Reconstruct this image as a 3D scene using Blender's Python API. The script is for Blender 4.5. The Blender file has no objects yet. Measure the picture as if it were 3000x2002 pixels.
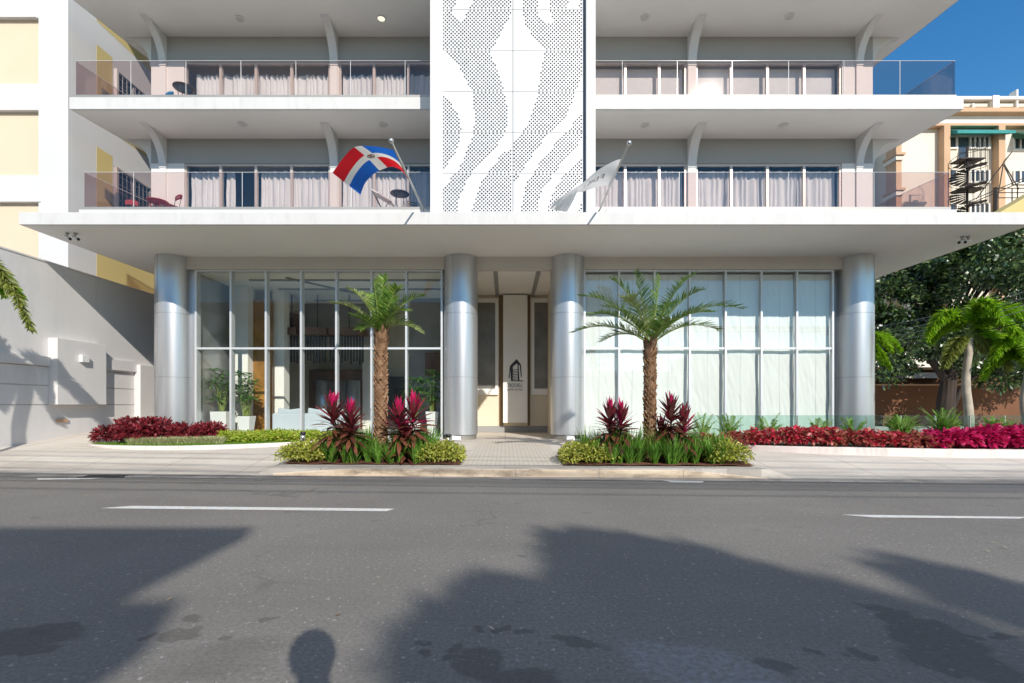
import bpy, math, random
from mathutils import Vector, noise as mnoise
R = math.radians
random.seed(7)
C = bpy.context.scene.collection
scn = bpy.context.scene
S = 0.8                      # authoring unit -> metres
F, CX, CY, CZ = 1400.0, 1480.0, 1186.0, 1.55

# ---------------------------------------------------------------- camera
cam = bpy.data.cameras.new('camera')
cam.sensor_width = 36; cam.lens = 36 * F / 3000
cam.shift_x = 20 / 3000; cam.shift_y = 185 / 3000
cam.clip_start = 0.05; cam.clip_end = 2000
camo = bpy.data.objects.new('camera', cam); C.objects.link(camo)
camo.location = (0, 0, CZ * S); camo.rotation_euler = (R(90), 0, 0)
scn.camera = camo

# ---------------------------------------------------------------- light
AZ, TANY = R(22.5), 0.63                       # sun: azimuth off the facade normal, drop per unit of depth
EL = math.atan(TANY * math.cos(AZ))
SUND = Vector((math.sin(AZ) * math.cos(EL), -math.cos(AZ) * math.cos(EL), math.sin(EL)))   # towards the sun
w = bpy.data.worlds.new('World'); scn.world = w; w.use_nodes = True
nt = w.node_tree; bg = nt.nodes['Background']
sky = nt.nodes.new('ShaderNodeTexSky'); sky.sky_type = 'NISHITA'; sky.sun_disc = False
sky.sun_elevation = EL; sky.sun_rotation = math.atan2(SUND.x, SUND.y)
sky.air_density = 1.25; sky.dust_density = 0.0; sky.ozone_density = 4.0
hs = nt.nodes.new('ShaderNodeHueSaturation'); hs.inputs['Saturation'].default_value = 1.3
nt.links.new(sky.outputs[0], hs.inputs['Color']); 
_g = nt.nodes.new('ShaderNodeTexCoord'); _s = nt.nodes.new('ShaderNodeSeparateXYZ'); nt.links.new(_g.outputs['Generated'], _s.inputs[0])
def _mr(sock, a, b):
    m_ = nt.nodes.new('ShaderNodeMapRange'); m_.interpolation_type = 'SMOOTHSTEP'; m_.inputs[1].default_value = a; m_.inputs[2].default_value = b; nt.links.new(sock, m_.inputs[0]); return m_.outputs[0]
def _mul(a, b):
    m_ = nt.nodes.new('ShaderNodeMath'); m_.operation = 'MULTIPLY'; nt.links.new(a, m_.inputs[0]); nt.links.new(b, m_.inputs[1]); return m_.outputs[0]
_n = nt.nodes.new('ShaderNodeTexNoise'); _n.inputs['Scale'].default_value = 2.2; _n.inputs['Detail'].default_value = 6; nt.links.new(_g.outputs['Generated'], _n.inputs['Vector'])
_f = _mul(_mul(_mr(_s.outputs[1], -.02, -.35), _mr(_s.outputs[2], .42, .62)), _mr(_n.outputs[0], .38, .55))   # unseen clouds added behind the camera to brighten and neutralise the shade
_mx = nt.nodes.new('ShaderNodeMix'); _mx.data_type = 'RGBA'; nt.links.new(_f, _mx.inputs[0]); nt.links.new(hs.outputs[0], _mx.inputs[6]); _mx.inputs[7].default_value = (6.8, 6.4, 5.9, 1)
nt.links.new(_mx.outputs[2], bg.inputs[0]); bg.inputs[1].default_value = 0.145
sun = bpy.data.lights.new('sun', 'SUN'); sun.energy = 4.1; sun.angle = R(0.53); sun.color = (1, 0.935, 0.84)
suno = bpy.data.objects.new('sun', sun); C.objects.link(suno)
suno.rotation_euler = SUND.to_track_quat('Z', 'Y').to_euler(); suno.location = (10, -20, 20)
vs = scn.view_settings
vs.view_transform = 'Standard'; vs.look = 'None'; vs.exposure = 0.2; vs.gamma = 1
scn.cycles.max_bounces = 10; scn.cycles.transparent_max_bounces = 24
scn.cycles.diffuse_bounces = 5; scn.cycles.glossy_bounces = 4
scn.cycles.sample_clamp_indirect = 6; scn.cycles.caustics_reflective = False
scn.cycles.use_denoising = True

# ---------------------------------------------------------------- helpers
def X(px, Y): return (px - CX) / F * Y
def Z(py, Y): return CZ + (CY - py) / F * Y
def P3(px, py, Y): return Vector((X(px, Y), Y, Z(py, Y)))
def lerp(a, b, t): return a + (b - a) * t
def sstep(a, b, x):
    t = max(0, min(1, (x - a) / (b - a))); return t * t * (3 - 2 * t)
def jit(a): return random.uniform(-a, a)
ORG = {}

def tag(o, label=None, cat=None, group=None, kind=None):
    if label: o['label'] = label
    if cat: o['category'] = cat
    if group: o['group'] = group
    if kind: o['kind'] = kind
    return o
def thing(name, loc, label, cat, group=None, kind=None):
    o = bpy.data.objects.new(name, None); C.objects.link(o)
    o.empty_display_size = 0.2
    o.location = Vector(loc) * S
    ORG[o] = Vector(loc)
    return tag(o, label, cat, group, kind)
def copy_tree(o, parent=None):
    c = o.copy(); C.objects.link(c)
    if parent: c.parent = parent
    for ch in list(o.children): copy_tree(ch, c)
    return c

class MB:
    def __init__(s): s.v = []; s.f = []; s.m = []
    def poly(s, pts, mi=0):
        n = len(s.v); s.v += [tuple(p) for p in pts]; s.f.append(tuple(range(n, n + len(pts)))); s.m.append(mi)
    def box(s, x0, x1, y0, y1, z0, z1, mi=0):
        n = len(s.v)
        s.v += [(x0,y0,z0),(x1,y0,z0),(x1,y1,z0),(x0,y1,z0),(x0,y0,z1),(x1,y0,z1),(x1,y1,z1),(x0,y1,z1)]
        for q in ((0,3,2,1),(4,5,6,7),(0,1,5,4),(1,2,6,5),(2,3,7,6),(3,0,4,7)):
            s.f.append(tuple(n + i for i in q)); s.m.append(mi)
        return s
    def prism(s, pts, d, mi=0, cap=True):           # pts: closed 3D outline, d: extrusion vector
        n = len(s.v); k = len(pts); d = Vector(d)
        s.v += [tuple(p) for p in pts] + [tuple(Vector(p) + d) for p in pts]
        for i in range(k):
            j = (i + 1) % k; s.f.append((n+i, n+j, n+k+j, n+k+i)); s.m.append(mi)
        if cap:
            s.f.append(tuple(n + i for i in range(k))[::-1]); s.m.append(mi)
            s.f.append(tuple(n + k + i for i in range(k))); s.m.append(mi)
        return s
    def tube(s, pts, r, n=8, mi=0, cap=True):
        pts = [Vector(p) for p in pts]; k = len(pts)
        if not isinstance(r, (list, tuple)): r = [r] * k
        b = len(s.v); up = Vector((0.13, 0.27, 0.95))
        for i, p in enumerate(pts):
            t = (pts[min(i+1, k-1)] - pts[max(i-1, 0)]).normalized()
            a = t.cross(up)
            if a.length < 1e-3: a = t.cross(Vector((1, 0, 0)))
            a.normalize(); c = a.cross(t)
            for j in range(n):
                q = 2 * math.pi * j / n; s.v.append(tuple(p + (a * math.cos(q) + c * math.sin(q)) * r[i]))
        for i in range(k - 1):
            for j in range(n):
                s.f.append((b+i*n+j, b+i*n+(j+1)%n, b+(i+1)*n+(j+1)%n, b+(i+1)*n+j)); s.m.append(mi)
        if cap:
            s.f.append(tuple(b + j for j in range(n))[::-1]); s.m.append(mi)
            s.f.append(tuple(b + (k-1)*n + j for j in range(n))); s.m.append(mi)
        return s
    def bar(s, a, b, r, n=6, mi=0): return s.tube([a, b], r, n, mi)
    def lathe(s, prof, cx, cy, n=32, mi=0):
        b = len(s.v); k = len(prof)
        for r, z in prof:
            for j in range(n):
                q = 2 * math.pi * j / n; s.v.append((cx + r*math.cos(q), cy + r*math.sin(q), z))
        for i in range(k - 1):
            m = mi[i] if isinstance(mi, (list, tuple)) else mi
            for j in range(n):
                s.f.append((b+i*n+j, b+i*n+(j+1)%n, b+(i+1)*n+(j+1)%n, b+(i+1)*n+j)); s.m.append(m)
        m0 = mi[0] if isinstance(mi, (list, tuple)) else mi
        s.f.append(tuple(b + j for j in range(n))[::-1]); s.m.append(m0)
        s.f.append(tuple(b + (k-1)*n + j for j in range(n))); s.m.append(mi[-1] if isinstance(mi, (list, tuple)) else mi)
        return s
    def leaf(s, p, d, side, L, W, droop=0.0, mi=0, segs=2, w0=0.15, peak=0.4):   # a blade: strip of quads ending in a point
        p = Vector(p); d = Vector(d).normalized(); side = Vector(side)
        b = len(s.v); pos = p.copy(); dr = d.copy()
        for i in range(segs + 1):
            t = i / segs
            wd = W * 0.5 * (w0 + (1 - w0) * min(1, t / peak)) * (1 if t <= peak else (1 - (t - peak) / (1 - peak)) ** 0.7)
            if i == segs: s.v.append(tuple(pos))
            else: s.v += [tuple(pos + side * wd), tuple(pos - side * wd)]
            dr = (dr + Vector((0, 0, -droop / segs))).normalized(); pos = pos + dr * (L / segs)
        for i in range(segs - 1):
            s.f.append((b+2*i, b+2*i+1, b+2*i+3, b+2*i+2)); s.m.append(mi)
        s.f.append((b+2*segs-2, b+2*segs-1, b+2*segs)); s.m.append(mi)
        return s
    def grid(s, fn, nu, nv, mi=0):
        b = len(s.v)
        for j in range(nv + 1):
            for i in range(nu + 1): s.v.append(tuple(fn(i / nu, j / nv)))
        for j in range(nv):
            for i in range(nu):
                a = b + j*(nu+1) + i
                s.f.append((a, a+1, a+nu+2, a+nu+1)); s.m.append(mi(i / nu, j / nv) if callable(mi) else mi)
        return s
    def build(s, name, mats, parent=None, smooth=False, loc=None):
        o0 = Vector(loc) if loc is not None else (ORG.get(parent, Vector((0, 0, 0))) if parent else Vector((0, 0, 0)))
        me = bpy.data.meshes.new(name)
        me.from_pydata([((v[0]-o0.x)*S, (v[1]-o0.y)*S, (v[2]-o0.z)*S) for v in s.v], [], s.f)
        if not isinstance(mats, (list, tuple)): mats = [mats]
        for m in mats: me.materials.append(m)
        if len(mats) > 1: me.polygons.foreach_set('material_index', s.m)
        if smooth: me.polygons.foreach_set('use_smooth', [True] * len(s.f))
        me.update()
        o = bpy.data.objects.new(name, me); C.objects.link(o)
        if parent is not None: o.parent = parent; ORG[o] = o0
        elif loc is not None: o.location = o0 * S; ORG[o] = o0
        else: ORG[o] = Vector((0, 0, 0))
        return o
def struct(mb, name, mat, label=None, smooth=False):
    o = mb.build(name, mat, smooth=smooth); o['kind'] = 'structure'
    if label: o['label'] = label
    return o
def bevel(o, wd, seg=2):
    m = o.modifiers.new('bevel', 'BEVEL'); m.width = wd * S; m.segments = seg; m.limit_method = 'ANGLE'; return o

# ---------------------------------------------------------------- materials
def nodes(name):
    m = bpy.data.materials.new(name); m.use_nodes = True
    return m, m.node_tree, m.node_tree.nodes['Principled BSDF']
def N(nt, typ, **kw):
    n = nt.nodes.new(typ)
    for k, v in kw.items():
        if k.startswith('i_'): n.inputs[int(k[2:])].default_value = v
        else: setattr(n, k, v)
    return n
def mathn(nt, op, a, b=None, clamp=False):
    n = nt.nodes.new('ShaderNodeMath'); n.operation = op; n.use_clamp = clamp
    for i, q in enumerate((a, b)):
        if q is None: continue
        if isinstance(q, (int, float)): n.inputs[i].default_value = q
        else: nt.links.new(q, n.inputs[i])
    return n.outputs[0]
def mixc(nt, fac, a, b):
    n = nt.nodes.new('ShaderNodeMix'); n.data_type = 'RGBA'
    for i, q in ((0, fac), (6, a), (7, b)):
        if isinstance(q, (int, float)): n.inputs[i].default_value = q
        elif isinstance(q, tuple): n.inputs[i].default_value = (*q[:3], 1)
        else: nt.links.new(q, n.inputs[i])
    return n.outputs[2]
def tc(nt, scale=(1, 1, 1)):
    t = nt.nodes.new('ShaderNodeTexCoord'); g = nt.nodes.new('ShaderNodeNewGeometry')
    mp = nt.nodes.new('ShaderNodeMapping'); mp.inputs[3].default_value = scale
    nt.links.new(g.outputs['Position'], mp.inputs[0]); return mp.outputs[0]
def noise(nt, vec, scale, detail=4, rough=0.55):
    n = nt.nodes.new('ShaderNodeTexNoise'); n.inputs['Scale'].default_value = scale
    n.inputs['Detail'].default_value = detail; n.inputs['Roughness'].default_value = rough
    nt.links.new(vec, n.inputs['Vector']); return n.outputs[0]
def ramp(nt, fac, stops):
    r = nt.nodes.new('ShaderNodeValToRGB'); e = r.color_ramp.elements
    while len(e) < len(stops): e.new(0.5)
    for el, (p, c) in zip(e, stops):
        el.position = p; el.color = (*c, 1) if isinstance(c, tuple) else (c, c, c, 1)
    nt.links.new(fac, r.inputs[0]); return r.outputs[0]
def mat(name, col, rough=0.6, metal=0.0, var=0.08, scale=1.5, bump=0.0, bscale=60, streak=False, spec=0.5, dirt=None):
    m, nt, b = nodes(name)
    v = tc(nt, (1, 1, 0.15) if streak else (1, 1, 1))
    n = noise(nt, v, scale, 5)
    lo = tuple(c * (1 - var) for c in col); hi = tuple(min(1, c * (1 + var)) for c in col)
    c = ramp(nt, n, [(0.3, lo), (0.7, hi)])
    if dirt:
        dn = noise(nt, tc(nt, (1, 1, 0.25)), scale * 2.3, 6, 0.7)
        c = mixc(nt, ramp(nt, dn, [(0.52, 0.0), (0.75, 1.0)]), c, dirt)
    nt.links.new(c, b.inputs['Base Color'])
    b.inputs['Roughness'].default_value = rough; b.inputs['Metallic'].default_value = metal
    b.inputs['Specular IOR Level'].default_value = spec
    if bump:
        bn = nt.nodes.new('ShaderNodeBump'); bn.inputs['Strength'].default_value = bump; bn.inputs['Distance'].default_value = 0.01
        nt.links.new(noise(nt, tc(nt), bscale, 4), bn.inputs['Height']); nt.links.new(bn.outputs[0], b.inputs['Normal'])
    return m
def leafmat(name, cols, trans=0.35, rough=0.45, spec=0.4):
    m, nt, b = nodes(name)
    g = nt.nodes.new('ShaderNodeNewGeometry')
    k = len(cols)
    c = ramp(nt, g.outputs['Random Per Island'], [(i / max(1, k - 1), cl) for i, cl in enumerate(cols)])
    nt.links.new(c, b.inputs['Base Color']); b.inputs['Roughness'].default_value = rough
    b.inputs['Specular IOR Level'].default_value = spec
    if trans:
        tr = nt.nodes.new('ShaderNodeBsdfTranslucent'); nt.links.new(c, tr.inputs[0])
        mx = nt.nodes.new('ShaderNodeMixShader'); mx.inputs[0].default_value = trans
        nt.links.new(b.outputs[0], mx.inputs[1]); nt.links.new(tr.outputs[0], mx.inputs[2])
        nt.links.new(mx.outputs[0], nt.nodes['Material Output'].inputs[0])
    return m
def glass(name, tint, rough=0.0, f0=0.04, boost=1.0):
    m = bpy.data.materials.new(name); m.use_nodes = True; nt = m.node_tree
    nt.nodes.remove(nt.nodes['Principled BSDF'])
    t = N(nt, 'ShaderNodeBsdfTransparent'); t.inputs[0].default_value = (*tint, 1)
    g = N(nt, 'ShaderNodeBsdfGlossy'); g.inputs['Roughness'].default_value = rough; g.inputs[0].default_value = (1, 1, 1, 1)
    lw = N(nt, 'ShaderNodeLayerWeight'); lw.inputs[0].default_value = 0.5
    fz = mathn(nt, 'POWER', lw.outputs['Facing'], 5.0)
    fz = mathn(nt, 'MULTIPLY', fz, 1 - f0); fz = mathn(nt, 'ADD', fz, f0); fz = mathn(nt, 'MULTIPLY', fz, boost, True)
    mx = N(nt, 'ShaderNodeMixShader'); nt.links.new(fz, mx.inputs[0])
    nt.links.new(t.outputs[0], mx.inputs[1]); nt.links.new(g.outputs[0], mx.inputs[2])
    nt.links.new(mx.outputs[0], nt.nodes['Material Output'].inputs[0])
    return m
def emit(name, col, st):
    m, nt, b = nodes(name); b.inputs['Base Color'].default_value = (*col, 1)
    b.inputs['Emission Color'].default_value = (*col, 1); b.inputs['Emission Strength'].default_value = st; return m

M = {}
M['white'] = mat('white_render', (0.66, 0.655, 0.65), 0.75, var=0.03, scale=0.7, bump=0.12, bscale=90, streak=True)
M['fascia'] = mat('fascia_render', (0.61, 0.605, 0.595), 0.7, var=0.04, scale=2.6, bump=0.08, streak=True, dirt=(0.53, 0.525, 0.51))
M['soffit'] = mat('soffit_render', (0.80, 0.785, 0.755), 0.8, var=0.03, scale=0.5, bump=0.08, bscale=50)
M['wall_shaded'] = mat('shaded_wall_render', (0.36, 0.355, 0.345), 0.8, var=0.03, scale=0.6, bump=0.1)  # same wall as the piers, with the balcony shade put into its colour
M['header'] = mat('header_render', (0.60, 0.565, 0.51), 0.8, var=0.03)
M['pier'] = mat('pier_render', (0.74, 0.72, 0.69), 0.8, var=0.03, scale=0.6, bump=0.1)
M['cream'] = mat('cream_render', (0.72, 0.64, 0.50), 0.75, var=0.03, scale=0.8, bump=0.1)
M['panel'] = mat('screen_panel', (0.63, 0.635, 0.645), 0.4, var=0.03, scale=0.6)
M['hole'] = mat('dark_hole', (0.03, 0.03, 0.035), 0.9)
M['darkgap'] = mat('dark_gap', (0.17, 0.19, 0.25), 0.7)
M['alu'] = mat('brushed_aluminium', (0.58, 0.59, 0.61), 0.33, 0.72, var=0.03, scale=3, streak=True)
M['alu_dark'] = mat('column_plinth', (0.30, 0.28, 0.25), 0.5, 0.4)
M['frame'] = mat('silver_frame', (0.66, 0.68, 0.70), 0.4, 0.3, var=0.03)
M['champagne'] = mat('champagne_frame', (0.60, 0.52, 0.46), 0.4, 0.3, var=0.04)
M['channel'] = mat('channel_metal', (0.36, 0.35, 0.33), 0.5, 0.4)
M['glass_rail'] = glass('tinted_rail_glass', (0.87, 0.80, 0.785), 0.03, 0.035)
M['glass_edge'] = mat('polished_glass_edge', (0.75, 0.78, 0.78), 0.15)
M['glass_lobby'] = glass('lobby_glass', (0.97, 0.985, 0.975), 0.0, 0.02)
M['glass_shop'] = glass('shop_glass', (0.965, 0.98, 0.97), 0.0, 0.05)
M['glass_door'] = glass('sliding_glass', (0.95, 0.955, 0.95), 0.0, 0.025)
M['glass_green'] = glass('green_fence_glass', (0.80, 0.92, 0.88), 0.0, 0.05)
M['glass_far'] = mat('far_window_glass', (0.06, 0.07, 0.08), 0.08, 0.0, spec=0.8)
M['curtain'] = mat('pleated_curtain', (0.80, 0.82, 0.84), 0.9, var=0.05, scale=2, bump=0.1, bscale=200)
M['paper'] = mat('white_paper', (0.84, 0.86, 0.85), 0.85, var=0.03, scale=1.2)
M['paper_seam'] = mat('paper_seam', (0.62, 0.64, 0.64), 0.85)
M['room'] = mat('room_wall', (0.34, 0.32, 0.30), 0.9)
M['int_white'] = mat('interior_white', (0.86, 0.84, 0.80), 0.8, var=0.03)
M['int_cream'] = mat('interior_cream', (0.70, 0.64, 0.54), 0.8, var=0.04)
M['int_grey'] = mat('interior_grey', (0.30, 0.30, 0.30), 0.7, var=0.06)
M['int_floor'] = mat('lobby_floor', (0.80, 0.77, 0.72), 0.25, var=0.06)
M['amber'] = mat('amber_panel', (0.30, 0.14, 0.03), 0.35, var=0.5, scale=1.8)
M['wood'] = mat('walnut', (0.16, 0.075, 0.04), 0.4, var=0.25, scale=3, streak=True)
M['stonegrey'] = mat('grey_marble', (0.20, 0.195, 0.18), 0.3, var=0.3, scale=1.4)
M['sofa'] = mat('sofa_fabric', (0.50, 0.56, 0.62), 0.95, var=0.05, bump=0.2, bscale=250)
M['black'] = mat('black_metal', (0.02, 0.02, 0.022), 0.45)
M['steel'] = mat('steel', (0.62, 0.62, 0.60), 0.25, 0.9)
M['polewhite'] = mat('pole_paint', (0.62, 0.61, 0.58), 0.3, 0.4)
M['pot'] = mat('white_pot', (0.76, 0.77, 0.77), 0.3, var=0.02)
M['soil'] = mat('bark_mulch', (0.14, 0.055, 0.03), 0.95, var=0.5, scale=14, bump=0.8, bscale=40)
M['soil_d'] = mat('dark_soil', (0.06, 0.045, 0.035), 0.95, var=0.4, scale=10, bump=0.6, bscale=40)
M['kerb_w'] = mat('white_kerb', (0.72, 0.65, 0.62), 0.8, var=0.06, scale=1.5, bump=0.2, dirt=(0.45, 0.43, 0.40))
M['neigh'] = mat('neighbour_render', (0.64, 0.64, 0.645), 0.85, var=0.03, scale=0.6, bump=0.15)
M['neigh_grey'] = mat('grey_boundary_render', (0.70, 0.68, 0.67), 0.85, var=0.04, scale=0.7, bump=0.2, dirt=(0.62, 0.61, 0.60))
M['peach'] = mat('peach_panel', (0.72, 0.57, 0.42), 0.85, var=0.03, scale=0.6)
M['yellow'] = mat('yellow_panel', (0.62, 0.50, 0.22), 0.85, var=0.04, scale=0.6)
M['far_cream'] = mat('far_cream_wall', (0.74, 0.67, 0.56), 0.85, var=0.04, scale=0.5, dirt=(0.66, 0.56, 0.44))
M['far_orange'] = mat('far_orange_trim', (0.56, 0.36, 0.22), 0.85, var=0.08, scale=0.8)
M['far_white'] = mat('far_white_wall', (0.78, 0.74, 0.68), 0.85, var=0.03)
M['brownwall'] = mat('brown_boundary', (0.17, 0.075, 0.035), 0.9, var=0.12, scale=1.0)
M['teal'] = mat('teal_canvas', (0.03, 0.26, 0.25), 0.8, var=0.1)
M['green_canvas'] = mat('green_canvas', (0.025, 0.10, 0.06), 0.8)
M['rust'] = mat('dark_iron', (0.045, 0.035, 0.032), 0.6, 0.4)
M['paint'] = mat('road_paint', (0.72, 0.71, 0.68), 0.7, var=0.10, scale=9, dirt=(0.36, 0.35, 0.33))
M['red_metal'] = mat('red_lacquer', (0.32, 0.012, 0.02), 0.4)
M['blue_fab'] = mat('blue_cloth', (0.02, 0.26, 0.55), 0.8)
M['teal_tab'] = mat('dark_teal_mosaic', (0.02, 0.10, 0.16), 0.35, var=0.4, scale=9)
M['bronze'] = mat('bronze_metal', (0.10, 0.075, 0.055), 0.5, 0.3)
M['f_red'] = mat('flag_red', (0.75, 0.008, 0.018), 0.75, var=0.05)
M['f_blue'] = mat('flag_blue', (0.006, 0.13, 0.55), 0.75, var=0.05)
M['f_white'] = mat('flag_white', (0.85, 0.82, 0.74), 0.8, var=0.03)
M['f_pale'] = mat('pale_flag_cloth', (0.85, 0.85, 0.85), 0.75, var=0.04)
M['f_green'] = mat('flag_green', (0.10, 0.25, 0.06), 0.8)
M['f_gold'] = mat('flag_gold', (0.55, 0.30, 0.10), 0.8)
for k_ in ('f_red', 'f_blue', 'f_white', 'f_pale'):
    nt_ = M[k_].node_tree; b_ = nt_.nodes['Principled BSDF']; tr_n = nt_.nodes.new('ShaderNodeBsdfTranslucent'); mx_ = nt_.nodes.new('ShaderNodeMixShader'); mx_.inputs[0].default_value = .45
    nt_.links.new(b_.inputs['Base Color'].links[0].from_socket, tr_n.inputs[0]); nt_.links.new(b_.outputs[0], mx_.inputs[1]); nt_.links.new(tr_n.outputs[0], mx_.inputs[2]); nt_.links.new(mx_.outputs[0], nt_.nodes['Material Output'].inputs[0])
M['letter'] = mat('sign_letter', (0.035, 0.032, 0.03), 0.5)
M['light_on'] = emit('lit_lamp', (1.0, 0.90, 0.66), 0.9)
M['light_off'] = mat('lamp_lens', (0.62, 0.60, 0.56), 0.4)
M['palmtrunk'] = leafmat('palm_trunk_bark', [(0.12,0.065,0.035),(0.33,0.20,0.12),(0.22,0.125,0.07),(0.42,0.28,0.18)], 0, 0.9, 0.1)
M['bark'] = mat('dark_bark', (0.045, 0.032, 0.025), 0.95, var=0.3, scale=6, bump=0.6, streak=True)
M['palebark'] = mat('pale_palm_stem', (0.46, 0.40, 0.32), 0.8, var=0.2, scale=5, bump=0.3)
M['phoenix'] = leafmat('date_palm_leaf', [(0.03,0.09,0.012),(0.16,0.29,0.035),(0.07,0.17,0.02),(0.30,0.40,0.06)], 0.25)
M['phoenix_y'] = leafmat('pale_date_palm_leaf', [(0.12,0.20,0.05),(0.42,0.48,0.18),(0.22,0.28,0.08)], 0.3)
M['foxtail'] = leafmat('foxtail_leaf', [(0.12,0.30,0.01),(0.34,0.58,0.02),(0.20,0.42,0.012),(0.50,0.66,0.05)], 0.5)
M['foxtail_o'] = leafmat('old_foxtail_leaf', [(0.12,0.17,0.03),(0.32,0.34,0.08),(0.2,0.25,0.04)], 0.35)
M['rachis'] = mat('green_rachis', (0.20, 0.26, 0.06), 0.6)
M['strap'] = leafmat('strap_leaf', [(0.06,0.18,0.02),(0.18,0.38,0.05),(0.11,0.27,0.03),(0.30,0.48,0.10)], 0.3)
M['strapbase'] = leafmat('strap_leaf_base', [(0.22,0.36,0.05),(0.32,0.44,0.09)], 0.3)
M['duranta'] = leafmat('golden_leaf', [(0.14,0.22,0.02),(0.48,0.50,0.07),(0.32,0.36,0.04),(0.62,0.60,0.16),(0.10,0.16,0.02)], 0.3)
M['c_pink'] = leafmat('pink_cordyline', [(0.40,0.01,0.07),(0.62,0.02,0.14),(0.26,0.01,0.05)], 0.35)
M['c_mar'] = leafmat('maroon_cordyline', [(0.07,0.018,0.022),(0.28,0.035,0.05),(0.12,0.03,0.03),(0.20,0.09,0.08)], 0.25)
M['c_brown'] = leafmat('brown_cordyline', [(0.07,0.022,0.018),(0.22,0.08,0.045),(0.12,0.04,0.03)], 0.25)
M['redshrub'] = leafmat('dark_red_shrub', [(0.12,0.012,0.02),(0.30,0.03,0.045),(0.20,0.02,0.03),(0.09,0.014,0.018)], 0.25)
M['coleus'] = leafmat('crimson_leaf', [(0.42,0.01,0.035),(0.62,0.03,0.07),(0.26,0.02,0.03),(0.66,0.20,0.18),(0.20,0.10,0.03)], 0.3)
M['coleus2'] = leafmat('faded_crimson_leaf', [(0.30,0.02,0.04),(0.44,0.12,0.09),(0.20,0.10,0.03),(0.52,0.05,0.10)], 0.3)
M['magenta'] = leafmat('magenta_leaf', [(0.48,0.01,0.09),(0.66,0.02,0.16),(0.36,0.008,0.06)], 0.35)
M['fern'] = leafmat('fern_leaf', [(0.08,0.24,0.02),(0.20,0.44,0.05),(0.13,0.34,0.03)], 0.35)
M['palegrass'] = leafmat('pale_grass_blade', [(0.40,0.44,0.20),(0.72,0.70,0.46),(0.30,0.38,0.12)], 0.3)
M['lime'] = leafmat('lime_groundcover', [(0.18,0.34,0.02),(0.42,0.50,0.05),(0.28,0.42,0.03),(0.55,0.52,0.12)], 0.35)
M['turf'] = leafmat('turf_blade', [(0.10,0.25,0.02),(0.18,0.36,0.03)], 0.3)
M['dark_tree'] = leafmat('dark_tree_leaf', [(0.012,0.03,0.01),(0.035,0.08,0.02),(0.02,0.05,0.015),(0.10,0.17,0.04),(0.16,0.22,0.08)], 0.2, 0.3, 0.7)
M['indoor'] = leafmat('indoor_plant_leaf', [(0.06,0.20,0.03),(0.18,0.40,0.08),(0.10,0.28,0.05)], 0.3)
M['cable'] = mat('black_cable', (0.03, 0.03, 0.03), 0.6)
M['cable_g'] = mat('grey_cable', (0.40, 0.40, 0.42), 0.5)

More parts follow.
